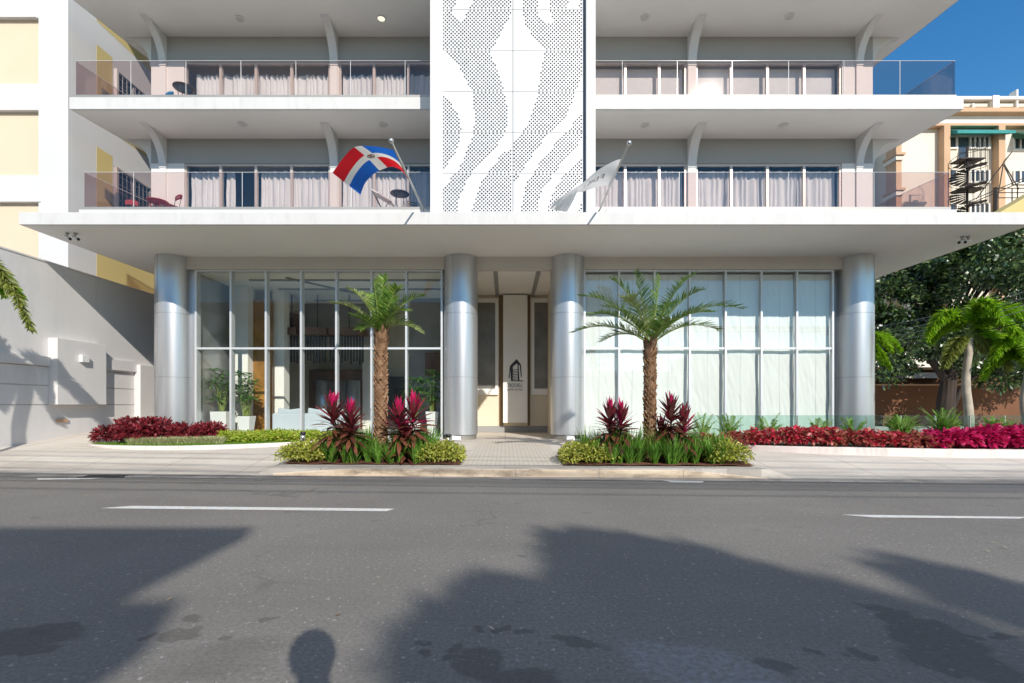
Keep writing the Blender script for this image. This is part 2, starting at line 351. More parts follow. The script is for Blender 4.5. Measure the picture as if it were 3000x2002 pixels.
# asphalt with stains that belong to the surface
def asphalt():
    m, nt, b = nodes('asphalt')
    v = tc(nt)
    c = ramp(nt, noise(nt, v, 0.5, 6, 0.6), [(0.3, (0.195, 0.184, 0.168)), (0.7, (0.255, 0.24, 0.22))])
    st = noise(nt, tc(nt, (0.25, 1.6, 1)), 1.4, 6, 0.65)
    c = mixc(nt, mathn(nt, 'MULTIPLY', ramp(nt, st, [(0.45, 0.0), (0.7, 1.0)]), 0.35), c, (0.18, 0.166, 0.15))
    fine = noise(nt, v, 42, 3, 0.75)
    c = mixc(nt, ramp(nt, fine, [(0.40, 0.6), (0.56, 0.0)]), c, (0.14, 0.13, 0.118))
    fine2 = noise(nt, v, 27, 2, 0.6)
    c = mixc(nt, ramp(nt, fine2, [(0.65, 0.0), (0.70, 0.5)]), c, (0.52, 0.51, 0.49))
    vo = N(nt, 'ShaderNodeTexVoronoi'); vo.feature = 'DISTANCE_TO_EDGE'; vo.inputs['Scale'].default_value = .33
    wv = N(nt, 'ShaderNodeVectorMath', operation='ADD'); nz_ = nt.nodes.new('ShaderNodeTexNoise'); nz_.inputs['Scale'].default_value = 1.6; nz_.inputs['Detail'].default_value = 6; nt.links.new(v, nz_.inputs['Vector'])
    nt.links.new(v, wv.inputs[0]); nt.links.new(nz_.outputs['Color'], wv.inputs[1]); nt.links.new(wv.outputs[0], vo.inputs['Vector'])
    crk = ramp(nt, vo.outputs['Distance'], [(0.0, 1.0), (0.006, 0.0)])
    c = mixc(nt, mathn(nt, 'MULTIPLY', crk, ramp(nt, noise(nt, v, .35, 2), [(0.5, 0.0), (0.6, 0.6)])), c, (0.07, 0.065, 0.06))
    c = mixc(nt, ramp(nt, noise(nt, v, 2.6, 3, .5), [(0.66, 0.0), (0.72, 0.45)]), c, (0.13, 0.12, 0.11))
    # patches: (px, py, rx, ry, rot, strength, light?)
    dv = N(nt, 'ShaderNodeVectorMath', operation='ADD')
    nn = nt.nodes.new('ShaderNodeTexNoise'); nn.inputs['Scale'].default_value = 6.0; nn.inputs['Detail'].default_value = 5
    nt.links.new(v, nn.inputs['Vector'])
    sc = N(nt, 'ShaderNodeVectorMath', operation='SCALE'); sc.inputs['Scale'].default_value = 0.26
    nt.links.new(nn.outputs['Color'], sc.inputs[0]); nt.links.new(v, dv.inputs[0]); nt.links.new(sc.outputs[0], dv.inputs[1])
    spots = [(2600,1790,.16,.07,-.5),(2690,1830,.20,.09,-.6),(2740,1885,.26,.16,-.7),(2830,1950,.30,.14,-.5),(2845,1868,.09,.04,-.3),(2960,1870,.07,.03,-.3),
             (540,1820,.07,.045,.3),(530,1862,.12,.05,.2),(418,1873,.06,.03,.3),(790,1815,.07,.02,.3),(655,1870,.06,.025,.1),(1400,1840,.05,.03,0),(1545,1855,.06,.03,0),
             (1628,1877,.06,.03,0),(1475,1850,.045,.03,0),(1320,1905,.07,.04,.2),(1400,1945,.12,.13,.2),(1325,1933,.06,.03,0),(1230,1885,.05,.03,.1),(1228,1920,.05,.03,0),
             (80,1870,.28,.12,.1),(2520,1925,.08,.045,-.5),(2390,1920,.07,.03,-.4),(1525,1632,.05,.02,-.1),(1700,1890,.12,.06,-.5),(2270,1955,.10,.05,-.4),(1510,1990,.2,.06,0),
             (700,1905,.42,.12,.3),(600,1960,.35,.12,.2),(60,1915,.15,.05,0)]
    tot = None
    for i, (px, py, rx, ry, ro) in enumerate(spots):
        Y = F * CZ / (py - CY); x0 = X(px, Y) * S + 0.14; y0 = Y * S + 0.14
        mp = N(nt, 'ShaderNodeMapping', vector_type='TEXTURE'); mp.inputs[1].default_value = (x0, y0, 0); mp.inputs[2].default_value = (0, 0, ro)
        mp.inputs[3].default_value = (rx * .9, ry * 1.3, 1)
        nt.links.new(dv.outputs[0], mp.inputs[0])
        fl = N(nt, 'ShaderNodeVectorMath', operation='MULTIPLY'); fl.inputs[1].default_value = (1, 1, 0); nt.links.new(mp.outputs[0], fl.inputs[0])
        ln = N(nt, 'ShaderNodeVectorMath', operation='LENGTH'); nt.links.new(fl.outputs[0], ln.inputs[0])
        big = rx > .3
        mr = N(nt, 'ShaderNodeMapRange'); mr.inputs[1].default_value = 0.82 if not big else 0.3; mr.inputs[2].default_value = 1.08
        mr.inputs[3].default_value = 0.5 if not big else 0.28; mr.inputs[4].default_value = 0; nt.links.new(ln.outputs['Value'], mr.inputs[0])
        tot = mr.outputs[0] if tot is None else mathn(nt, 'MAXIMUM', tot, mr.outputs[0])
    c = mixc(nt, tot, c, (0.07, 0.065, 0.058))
    # worn lighter patch near the bottom of the frame
    Y = F * CZ / (1960 - CY)
    mp = N(nt, 'ShaderNodeMapping', vector_type='TEXTURE'); mp.inputs[1].default_value = (X(2040, Y) * S + .14, Y * S + .14, 0); mp.inputs[2].default_value = (0, 0, -.55)
    mp.inputs[3].default_value = (0.42, 0.22, 1); nt.links.new(dv.outputs[0], mp.inputs[0])
    fl = N(nt, 'ShaderNodeVectorMath', operation='MULTIPLY'); fl.inputs[1].default_value = (1, 1, 0); nt.links.new(mp.outputs[0], fl.inputs[0])
    ln = N(nt, 'ShaderNodeVectorMath', operation='LENGTH'); nt.links.new(fl.outputs[0], ln.inputs[0])
    mr = N(nt, 'ShaderNodeMapRange'); mr.inputs[1].default_value = 0.8; mr.inputs[2].default_value = 1.1; mr.inputs[3].default_value = 0.6; mr.inputs[4].default_value = 0
    nt.links.new(ln.outputs['Value'], mr.inputs[0])
    c = mixc(nt, mathn(nt, 'MULTIPLY', mr.outputs[0], ramp(nt, fine2, [(0.4, 0.2), (0.6, 1.0)])), c, (0.30, 0.30, 0.31))
    nt.links.new(c, b.inputs['Base Color']); b.inputs['Roughness'].default_value = 0.85
    b.inputs['Specular IOR Level'].default_value = 0.3
    bn = N(nt, 'ShaderNodeBump'); bn.inputs['Strength'].default_value = 0.5; bn.inputs['Distance'].default_value = 0.006
    nt.links.new(noise(nt, v, 90, 3), bn.inputs['Height']); nt.links.new(bn.outputs[0], b.inputs['Normal'])
    return m
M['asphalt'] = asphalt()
def paving():
    m, nt, b = nodes('concrete_paving'); v = tc(nt)
    c = ramp(nt, noise(nt, v, 0.6, 6, 0.6), [(0.3, (0.56, 0.51, 0.45)), (0.7, (0.70, 0.65, 0.58))])
    st = noise(nt, tc(nt, (0.3, 2.5, 1)), 1.2, 6, 0.7)
    c = mixc(nt, ramp(nt, st, [(0.5, 0.0), (0.78, 0.6)]), c, (0.40, 0.34, 0.29))
    bj = N(nt, 'ShaderNodeTexBrick'); bj.offset = 0; bj.inputs['Color1'].default_value = (0, 0, 0, 1); bj.inputs['Color2'].default_value = (0, 0, 0, 1); bj.inputs['Mortar'].default_value = (1, 1, 1, 1)
    bj.inputs['Scale'].default_value = 1; bj.inputs['Mortar Size'].default_value = 0.012; bj.inputs['Brick Width'].default_value = 1.6; bj.inputs['Row Height'].default_value = 1.6; nt.links.new(v, bj.inputs['Vector'])
    c = mixc(nt, mathn(nt, 'MULTIPLY', bj.outputs['Color'], .55), c, (0.25, 0.21, 0.18))
    c = mixc(nt, ramp(nt, noise(nt, v, 9, 4, .7), [(0.60, 0.0), (0.74, 0.5)]), c, (0.34, 0.29, 0.25))
    # grime that gathers towards the gutter
    g = nt.nodes.new('ShaderNodeNewGeometry'); sp = N(nt, 'ShaderNodeSeparateXYZ'); nt.links.new(g.outputs['Position'], sp.inputs[0])
    mr = N(nt, 'ShaderNodeMapRange'); mr.inputs[1].default_value = 9.2; mr.inputs[2].default_value = 8.2; nt.links.new(mathn(nt, 'ADD', sp.outputs[1], mathn(nt, 'MULTIPLY', sp.outputs[0], 0.04)), mr.inputs[0])
    c = mixc(nt, mathn(nt, 'MULTIPLY', mr.outputs[0], ramp(nt, st, [(0.35, 0.25), (0.65, 0.9)])), c, (0.20, 0.185, 0.17))
    nt.links.new(c, b.inputs['Base Color']); b.inputs['Roughness'].default_value = 0.85
    bn = N(nt, 'ShaderNodeBump'); bn.inputs['Strength'].default_value = 0.3; bn.inputs['Distance'].default_value = 0.006
    nt.links.new(noise(nt, v, 50, 4), bn.inputs['Height']); nt.links.new(bn.outputs[0], b.inputs['Normal'])
    return m
M['paving'] = paving()
def tiles():
    m, nt, b = nodes('small_tile_paving')
    br = N(nt, 'ShaderNodeTexBrick'); br.offset = 0; br.squash = 1
    br.inputs['Color1'].default_value = (0.68, 0.62, 0.54, 1); br.inputs['Color2'].default_value = (0.60, 0.55, 0.48, 1); br.inputs['Mortar'].default_value = (0.50, 0.45, 0.39, 1)
    br.inputs['Scale'].default_value = 1; br.inputs['Mortar Size'].default_value = 0.008; br.inputs['Brick Width'].default_value = 0.085; br.inputs['Row Height'].default_value = 0.085
    nt.links.new(tc(nt), br.inputs['Vector']); nt.links.new(br.outputs[0], b.inputs['Base Color']); b.inputs['Roughness'].default_value = 0.6
    return m
M['tiles'] = tiles()
def kerbmat():
    m, nt, b = nodes('worn_kerb'); v = tc(nt)
    c = ramp(nt, noise(nt, v, 2.0, 6, 0.65), [(0.3, (0.50, 0.39, 0.28)), (0.7, (0.68, 0.57, 0.44))])
    st = noise(nt, tc(nt, (0.5, 1, 1.5)), 3, 6, 0.7)
    c = mixc(nt, ramp(nt, st, [(0.5, 0.0), (0.68, 0.8)]), c, (0.16, 0.12, 0.09))
    nt.links.new(c, b.inputs['Base Color']); b.inputs['Roughness'].default_value = 0.9
    return m
M['kerb'] = kerbmat()

# ---------------------------------------------------------------- ground, road
def yedge(x): return 10.2 - 0.04 * max(-30, min(30, x))
def ground_z(x, y):
    ye = yedge(x)
    base = 0.20 + (min(y, 16.5) - ye) * 0.0205
    k = sstep(-5.6, -4.95, x) * (1 - sstep(5.45, 6.1, x))
    ramp_ = sstep(ye - 0.05, ye + 1.9, y)
    z = base * lerp(ramp_, 1, k) + .003
    z += 0.28 * sstep(12.6, 17, y) * sstep(-10.5, -13.5, x)
    return z
mb = MB(); mb.poly([(-300, -300, -0.08), (300, -300, -0.08), (300, 500, -0.08), (-300, 500, -0.08)])
struct(mb, 'ground', M['paving'])
mb = MB(); mb.poly([(-150, -3.2, 0), (150, -3.2, 0), (150, yedge(30) + .3, 0), (30, yedge(30) + .3, 0), (-30, yedge(-30) + .3, 0), (-150, yedge(-30) + .3, 0)])
struct(mb, 'road', M['asphalt'])
xs = [-60, -40, -30, -24, -20, -18] + [-16 + i * 0.5 for i in range(0, 21)] + [-5.9 + i * 0.1 for i in range(13)] + [-4.5, -3, -1.5, 0, 1.5, 3, 4.5] + [5.3 + i * .1 for i in range(10)] + [6.5 + i for i in range(12)] + [20, 25, 30, 40, 60]
xs = sorted(set(round(x, 3) for x in xs))
mb = MB(); nv = 45
ts = [0] + [i / 44 for i in range(45)]
for j, t in enumerate(ts):
    for x in xs:
        y = yedge(x) + (t ** 1.6) * 22
        mb.v.append((x, y, ground_z(x, y) + 0.004 if j else -0.05))
for j in range(nv):
    for i in range(len(xs) - 1):
        a = j * len(xs) + i; mb.f.append((a, a + 1, a + len(xs) + 1, a + len(xs))); mb.m.append(0)
struct(mb, 'pavement', M['paving'], smooth=True)
# opposite pavement behind the camera
mb = MB(); mb.box(-80, 80, -12, -3.2, -0.05, 0.14); struct(mb, 'opposite_pavement', M['paving'])
# tiled entrance path
mb = MB(); mb.grid(lambda u, v: (lerp(-0.95, 1.35, u), lerp(yedge(0) + .27, 16.4, v), ground_z(lerp(-0.95, 1.35, u), lerp(yedge(0) + .27, 16.4, v)) + 0.010), 6, 20)
struct(mb, 'tiled_path', M['tiles'], smooth=True)
# kerb along the two beds and the gutter apron
mb = MB()
xk0, xk1 = -5.05, 5.5; nseg = 6
for i in range(nseg):
    a = lerp(xk0, xk1, i / nseg) + .008; c = lerp(xk0, xk1, (i + 1) / nseg) - .008
    n = len(mb.v)
    for x in (a, c):
        ye = yedge(x); h = 0.205
        if x < -5.0: h = 0.09
        if x > 5.4: h = 0.05
        dx = 0
        for (dy, z) in ((-.01, -.03), (-.01, h - .05), (.012, h - .015), (.05, h), (.26, h + .006), (.26, -.03)):
            mb.v.append((x, ye + dy, z))
    for k in range(6):
        k2 = (k + 1) % 6; mb.f.append((n + k, n + k2, n + 6 + k2, n + 6 + k)); mb.m.append(0)
    mb.f.append(tuple(n + k for k in range(6))); mb.m.append(0); mb.f.append(tuple(n + 11 - k for k in range(6))); mb.m.append(0)
struct(mb, 'kerb', M['kerb'], 'worn stained concrete kerb in front of the two planting beds')
mb = MB(); mb.poly([(-20, yedge(-20) - .38, .004), (20, yedge(20) - .38, .004), (20, yedge(20) + .05, .012), (-20, yedge(-20) + .05, .012)])
gut = mat('gutter_concrete', (0.26, 0.24, 0.22), 0.9, var=0.35, scale=1.2, dirt=(0.10, 0.09, 0.085)); struct(mb, 'gutter', gut)
# lane dashes
for nm, pts in (('white_dash_a', [(-6.05, 7.13), (-1.72, 6.93), (-1.64, 7.10), (-5.70, 7.30)]), ('b', [(5.05, 6.55), (6.98, 6.48), (7.2, 6.58), (4.72, 6.72)])):
    mb = MB(); mb.poly([(x, y, 0.005) for x, y in pts])
    o = mb.build('lane_dash', M['paint']); o['kind'] = 'structure'
    o['label'] = 'long white lane dash painted on the asphalt left of centre' if nm != 'b' else 'shorter white lane dash painted near the right side'
mb = MB(); mb.poly([(-9.6, 9.82, .009), (-8.6, 9.90, .009), (-8.4, 10.05, .009), (-9.8, 10.0, .009)]); mb.poly([(3.3, 9.5, .009), (3.9, 9.45, .009), (4.0, 9.62, .009), (3.2, 9.75, .009)])
o = mb.build('worn_road_paint', M['paint']); o['kind'] = 'structure'

# ================================================================ HOTEL
YF = 16.87
hotel = thing('hotel_building', (0.3, YF, 0.33), 'white multi-storey hotel with wide slab balconies, silver columns and perforated tower screen', 'building')
def H(mb, name, m, smooth=False, label=None):
    o = mb.build(name, m, hotel, smooth)
    if label: o['label'] = label
    return o
# canopy and slabs
o = H(MB().box(-14.05, 15.25, 13.8, 26, 6.752, 7.11), 'canopy', [M['fascia']]); bevel(o, .012)
mb = MB(); mb.poly([(-14.0, 13.86, 6.749), (-14.0, 26, 6.749), (15.2, 26, 6.749), (15.2, 13.86, 6.749)]); H(mb, 'canopy_soffit', M['soffit'])
def slab(z0, z1, xl, xr, yb=26):
    pts = [(xl, 15.18, z0), (xr, 15.18, z0), (xr - .135 * (yb - 15.18), yb, z0), (xl + .17 * (yb - 15.18), yb, z0)]
    o = H(MB().prism(pts, (0, 0, z1 - z0)), 'balcony_slab', M['fascia']); bevel(o, .01)
    ins = [(pts[0][0] + .06, pts[0][1] + .06, z0 - .003), (pts[3][0] + .06, pts[3][1], z0 - .003), (pts[2][0] - .06, pts[2][1], z0 - .003), (pts[1][0] - .06, pts[1][1] + .06, z0 - .003)]
    mb = MB(); mb.poly(ins); H(mb, 'balcony_soffit', M['soffit'])
slab(7.112, 7.75, -13.55, 14.35); slab(10.94, 11.32, -13.85, 14.57); slab(14.54, 14.92, -13.9, 14.6); 
o = H(MB().prism([(-13.9, 15.18, 18.2), (14.6, 15.18, 18.2), (13.2, 26, 18.2), (-12.1, 26, 18.2)], (0, 0, .4)), 'roof', M['fascia'])
# body side walls and bands
for z0, z1 in ((7.75, 10.93), (11.33, 14.53), (14.93, 18.19)):
    for xa, xb in ((-12.5, -12.25), (12.73, 12.98)): H(MB().box(xa, xb, YF + .26, 25.9, z0, z1), 'side_wall', M['wall_shaded'])
BX = {'L': [(-11.33, -6.19, [-11.33, -10.07, -8.82, -7.56, -6.19]), (-5.87, -2.19, [-5.87, -4.64, -3.42, -2.19])],
      'R': [(2.64, 6.41, [2.64, 3.06, 4.25, 5.45, 6.41]), (6.75, 11.89, [6.75, 8.0, 9.28, 10.58, 11.89])]}
for lv, (zf, zs) in enumerate(((7.75, 10.94), (11.32, 14.54), (14.92, 18.2))):
    zb = zs - .87
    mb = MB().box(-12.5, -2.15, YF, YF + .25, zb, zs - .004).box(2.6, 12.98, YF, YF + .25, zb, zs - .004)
    H(mb, 'lintel_band', M['wall_shaded'])
    for a, b_ in ((-12.5, -11.33), (-6.19, -5.87), (6.41, 6.75), (11.89, 12.98)):
        H(MB().box(a, b_, YF + .003, YF + .25, zf + .003, zb - .003), 'pier', M['pier'])
    H(MB().box(-12.2, 12.7, 19.4, 19.5, zf + .002, zs - .006).box(-2.3, -2.2, YF + .25, 19.4, zf + .002, zs - .006).box(2.64, 2.74, YF + .25, 19.4, zf + .002, zs - .006), 'room_wall', M['room'])
    # curved brackets
    def arc(u0, u1, z0, z1, n=10):
        return [(u0 + (u1 - u0) * math.cos(a), z0 + (z1 - z0) * math.sin(a)) for a in [i * math.pi / 2 / n for i in range(n + 1)]]
    prof = [(YF - .002, zs - .006), (YF - .002, zs - 1.05)] + arc(15.87, YF - .07, zs - 1.05, zs - .006)
    for xa, xb in ((-12.18, -11.94), (-6.17, -5.89), (6.43, 6.73), (12.36, 12.6)):
        mb = MB(); mb.prism([(xa, y, z) for y, z in prof], (xb - xa, 0, 0)); H(mb, 'curved_bracket', M['white'])
        H(MB().box(xa + .01, xb - .01, YF - .05, YF + .001, zf + .003, zs - 1.053), 'bracket_pilaster', M['pier'])
    for sx, xe in ((-1, -12.502), (1, 12.982)):
        pr = [(xe, zs - .006), (xe, zs - 1.05)] + [(xe + sx * (1.0 - (1.0 - .05) * math.cos(a)), zs - 1.05 + 1.044 * math.sin(a)) for a in [i * math.pi / 20 for i in range(11)]]
        mb = MB(); mb.prism([(x, YF + .02, z) for x, z in pr], (0, .22, 0)); H(mb, 'curved_bracket', M['white'])
# sliding windows
def bay(zf, zt, x0, x1, ms):
    mb = MB(); y0, y1 = YF + .04, YF + .12
    mb.box(x0 + .003, x1 - .003, y0, y1, zt - .07, zt - .004); mb.box(x0 + .003, x1 - .003, y0, y1, zf + .003, zf + .06)
    for i, x in enumerate(ms):
        xa, xb = (x + .003, x + .06) if i == 0 else ((x - .06, x - .003) if i == len(ms) - 1 else (x - .045, x + .045))
        mb.box(xa, xb, y0 - .01 if 0 < i < len(ms) - 1 else y0, y1 + .01, zf + .062, zt - .072)
    fr = H(mb, 'sliding_door', M['champagne'])
    for i in range(len(ms) - 1):
        MB().box(ms[i] + .05, ms[i+1] - .05, y0 + .03, y0 + .045, zf + .06, zt - .07).build('pane', M['glass_door'], fr)
for zf, zs in ((7.75, 10.94), (11.32, 14.54)):
    for sd in 'LR':
        for x0, x1, ms in BX[sd]: bay(zf, zs - .87, x0, x1, ms)
# curtains
def curtain(xa, xb, zb, zt, label):
    o0 = thing('curtain', (xa, YF + .3, zb), label, 'curtain', 'pleated curtains behind the balcony doors')
    mb = MB(); n = int((xb - xa) / .022); ph = random.uniform(0, 6); fr = [random.uniform(.8, 1.25) for _ in range(40)]
    def fn(u, v):
        x = lerp(xa, xb, u); k = x * 36 + 1.8 * math.sin(x * 5.1 + ph) + 1.3 * math.sin(x * 11.7)
        y = YF + .32 + .055 * math.sin(k) * (0.75 + .25 * math.sin(x * 3 + v * 2)) + .015 * math.sin(v * 9 + x * 7)
        return (x + .012 * math.sin(v * 3 + x * 9), y, lerp(zb, zt + .03 * math.sin(k * .5), v))
    mb.grid(fn, n, 5); mb.build('curtain_cloth', M['curtain'], o0, True)
for (zf, nm) in ((7.75, 'first'), (11.32, 'second')):
    ct = zf + (2.17 if zf < 9 else 2.06)
    if zf < 9:
        curtain(-11.27, -10.12, zf + .02, ct, 'white pleated curtain above the red balcony table, lower balcony')
        curtain(-10.02, -9.72, zf + .02, ct, 'narrow gathered white curtain beside the open dark doorway, lower balcony')
        curtain(-8.78, -6.25, zf + .02, ct, 'wide white curtain between dark doorway and pier left of the flag, lower balcony')
        curtain(-5.82, -2.75, zf + .02, ct, 'white curtain behind the red and blue flag, lower balcony')
        curtain(2.7, 6.36, zf + .02, ct, 'bluish white curtain behind the pale flag pole, lower balcony')
        curtain(6.8, 11.84, zf + .02, ct, 'long curtain over four door panels at far right of the lower balcony')
    else:
        curtain(-11.1, -6.25, zf + .02, ct, 'long white curtain behind the teal round table, upper balcony')
        curtain(-5.82, -2.6, zf + .02, ct, 'white curtain between pier and perforated tower, upper balcony')
# pale blinds upper right
for xa, xb, lab in ((2.7, 6.36, 'plain pale blind right of the perforated tower, upper balcony'), (6.8, 11.84, 'plain pale blind behind the sun glare, upper balcony')):
    tag(MB().box(xa, xb, YF + .3, YF + .31, 11.35, 13.6).build('roller_blind', M['curtain'], loc=(xa, YF + .3, 11.35)), lab, 'blind', 'roller blinds behind the upper right doors')
# balustrades
def rail(z0, z1, xa, xb, xj, sx):
    yb = 15.27
    base = H(MB().box(xa, xb, yb - .05, yb + .05, z0 - .098, z0), 'glass_balustrade', M['channel'])
    js = [xa] + [x for x in xj if xa + .1 < x < xb - .1] + [xb]
    for i in range(len(js) - 1):
        MB().box(js[i] + .008, js[i+1] - .008, yb - .008, yb + .008, z0, z1).build('pane', M['glass_rail'], base)
    ed = MB()
    for x in js[1:-1]: ed.box(x - .0055, x + .0055, yb - .009, yb + .009, z0, z1)
    ed.box(xa, xb, yb - .009, yb + .009, z1 + .001, z1 + .009); ed.build('pane_edge', M['glass_edge'], base)
    xe = xa if sx < 0 else xb; k = .17 if sx < 0 else -.135
    pts = [(xe - .008, yb + .02, z0), (xe + .008, yb + .02, z0), (xe + .008 + k * 5, yb + 5, z0), (xe - .008 + k * 5, yb + 5, z0)]
    MB().prism(pts, (0, 0, z1 - z0)).build('side_pane', M['glass_rail'], base)
    mb = MB(); mb.prism([(xe - .009, yb + .02, z1 + .001), (xe + .009, yb + .02, z1 + .001), (xe + .009 + k * 5, yb + 5, z1 + .001), (xe - .009 + k * 5, yb + 5, z1 + .001)], (0, 0, .009)); mb.build('side_edge', M['glass_edge'], base)
def jx(ps): return [X(p, 15.27) for p in ps]
rail(11.42, 12.53, -13.72, -2.25, jx([384, 545, 706, 867, 1027, 1187]), -1)
rail(11.42, 12.53, 2.66, 14.38, jx([1823, 1984, 2145, 2310, 2472, 2636]), 1)
rail(7.85, 8.97, -13.45, -2.25, jx([392, 710, 1030]), -1)
rail(7.85, 8.97, 2.66, 14.2, jx([1990, 2310, 2560]), 1)

# columns
for cx in (-11.77, -1.58, 2.21, 12.42):
    r = .6; cy = 17.03
    mb = MB().lathe([(r * .93, .20), (r * .93, .50)], cx, cy, 72, 1)
    for z0, z1 in ((.50, 2.50), (2.514, 4.72), (4.734, 6.748)): mb.lathe([(r, z0), (r, z1)], cx, cy, 72, 0)
    for z0, z1 in ((2.499, 2.515), (4.719, 4.735)): mb.lathe([(r - .01, z0), (r - .01, z1)], cx, cy, 72, 2)
    col = H(mb, 'column', [M['alu'], M['alu_dark'], M['channel']], True)
    for p in col.data.polygons:
        if len(p.vertices) > 4: p.use_smooth = False
    me_ = col.data; me_.attributes.new('sharp_edge', 'BOOLEAN', 'EDGE')
    cap_e = {tuple(sorted(k_)) for p in me_.polygons if len(p.vertices) > 4 for k_ in p.edge_keys}
    for e_ in me_.edges: e_.use_edge_sharp = tuple(sorted(e_.vertices)) in cap_e
    a0 = R(-68) if cx > 0 else R(-112)
    ja = a0 + (.25 if cx > 5 else 0)
    MB().box(cx + (r + .001) * math.cos(ja) - .006, cx + (r + .001) * math.cos(ja) + .006, cy + r * math.sin(ja) - .006, cy + r * math.sin(ja) + .004, .52, 6.74).build('column_seam', M['channel'], col)
# ground-floor header and end walls
H(MB().box(-11.3, 12.0, YF - .06, YF + .2, 6.31, 6.748), 'header_beam', M['header'])
H(MB().box(-12.35, -11.02, YF + .1, 24, .2, 6.74).box(11.65, 12.95, YF + .3, 24, .2, 6.74), 'end_wall', M['alu'])
# window walls
def wall_glass(xs, gm, label, dp=.22):
    mb = MB(); z0, z1, zt = .42, 6.30, Z(1021, YF)
    y0, y1 = YF - .02, YF + dp
    for i, x in enumerate(xs):
        mb.box(x - .033, x + .033, y0, y1, z0, z1 - .052)
    mb.box(xs[0] - .033, xs[-1] + .033, y0 + .002, y1 - .002, z1 - .05, z1); mb.box(xs[0] - .033, xs[-1] + .033, y0 + .002, y1 - .002, z0 - .08, z0 - .002)
    for i in range(len(xs) - 1):
        mb.box(xs[i] + .033, xs[i+1] - .033, y0 + .02, y0 + .09, zt - .035, zt + .035)
    fr = H(mb, 'window_wall', M['frame'], label=label)
    for i in range(len(xs) - 1):
        for a, b_ in ((z0, zt - .03), (zt + .03, z1 - .045)):
            MB().box(xs[i] + .03, xs[i+1] - .03, YF + .05, YF + .065, a, b_).build('pane', gm, fr)
XL = [X(p, YF) for p in (574, 676, 779, 882, 985, 1088, 1190, 1294)]
XR = [X(p, YF) for p in (1713, 1814, 1918, 2021, 2126, 2231, 2335, 2440)]
wall_glass(XL, M['glass_lobby'], 'silver framed clear glazing of the lobby'); wall_glass(XR, M['glass_shop'], 'silver framed glazing backed with white paper', .10)
H(MB().box(-11.0, -2.1, YF - .06, YF + .3, .15, .335).box(2.7, 11.7, YF - .06, YF + .3, .15, .335), 'glazing_plinth', M['kerb_w'])
# paper sheets
def paper(xa, xb, label):
    o0 = thing('paper_sheet', (xa, YF + .35, .4), label, 'paper sheet', 'white paper sheets covering the right glazing')
    ph = random.uniform(0, 9)
    def fn(u, v):
        x = lerp(xa, xb, u); z = lerp(.4, 6.2, v)
        wv = .02 * mnoise.noise(Vector((x * 2.2 + ph, z * .7, ph))) + .012 * mnoise.noise(Vector((x * 7 + ph, z * 2.1 + u * 6, 3)))
        crs = .012 * max(0, 1 - abs(((x * .8 + z * .5 + ph) % 1.1) - .55) * 14) - .014 * max(0, 1 - abs(((x * 1.3 - z * .9 + ph) % 1.9) - .9) * 10)
        return (x + .01 * math.sin(z * 2 + ph), YF + .19 + crs * .8 + wv * 1.3 + (.03 if int(ph) % 2 else 0), z)
    MB().grid(fn, 30, 90).build('sheet', M['paper'], o0, True)
    q_ = .35 + .3 * random.random()
    mb = MB(); mb.grid(lambda u, v: fn(q_ + u * .012, v) and (fn(q_ + u * .012, v)[0], fn(q_ + u * .012, v)[1] - .004, fn(q_ + u * .012, v)[2]), 1, 90); mb.build('paper_seam', M['paper_seam'], o0)
pl = ['next to the entrance column', 'left of the right palm crown', 'behind the trunk of the right palm', 'right of the right palm trunk', 'fourth from the far right column', 'third from the far right column', 'beside the far right column']
pl = ['tall white paper sheet behind the glass ' + t for t in ('pane next to the entrance column', 'pane left of the right palm trunk', 'pane directly behind the right palm trunk', 'pane just right of the right palm trunk', 'pane third from the far right column', 'pane second from the far right column', 'pane touching the far right column')]
for i in range(7): paper(XR[i] + .015 + jit(.01), XR[i+1] - .004 + jit(.015), pl[i])
# shop room behind paper, lobby shell
H(MB().box(2.75, 12.3, 23.9, 24, .3, 6.7).box(2.0, 2.1, 18, 24, .3, 6.7), 'shop_wall', M['int_grey'])
H(MB().box(-11.0, -2.0, YF + .3, 24, .2, .34).box(2.1, 11.64, YF + .3, 24, .2, .34), 'interior_floor', M['int_floor'])
H(MB().box(-11.0, -1.25, 23.9, 24.0, .34, 6.24), 'lobby_back_wall', M['int_cream'])
H(MB().box(-11.0, -1.25, YF + .22, 24, 6.25, 6.4).box(2.0, 12.3, YF + .22, 24, 6.3, 6.4), 'interior_ceiling', M['int_white'])
mb = MB()
for y in (17.9, 19.3, 21.4): mb.box(-9.6 + (y - 17.9) * .3, -1.4, y, y + .09, 6.19, 6.247)
mb.prism([(-8.1, 17.6, 6.19), (-8.0, 17.6, 6.19), (-5.6, 20.9, 6.19), (-5.7, 20.9, 6.19)], (0, 0, .055)); H(mb, 'ceiling_slot', M['int_grey'])
H(MB().box(-1.32, -1.22, YF + .25, 20.95, .3, 6.7).box(1.85, 1.95, YF + .25, 20.95, .3, 6.7), 'recess_wall', M['cream'])
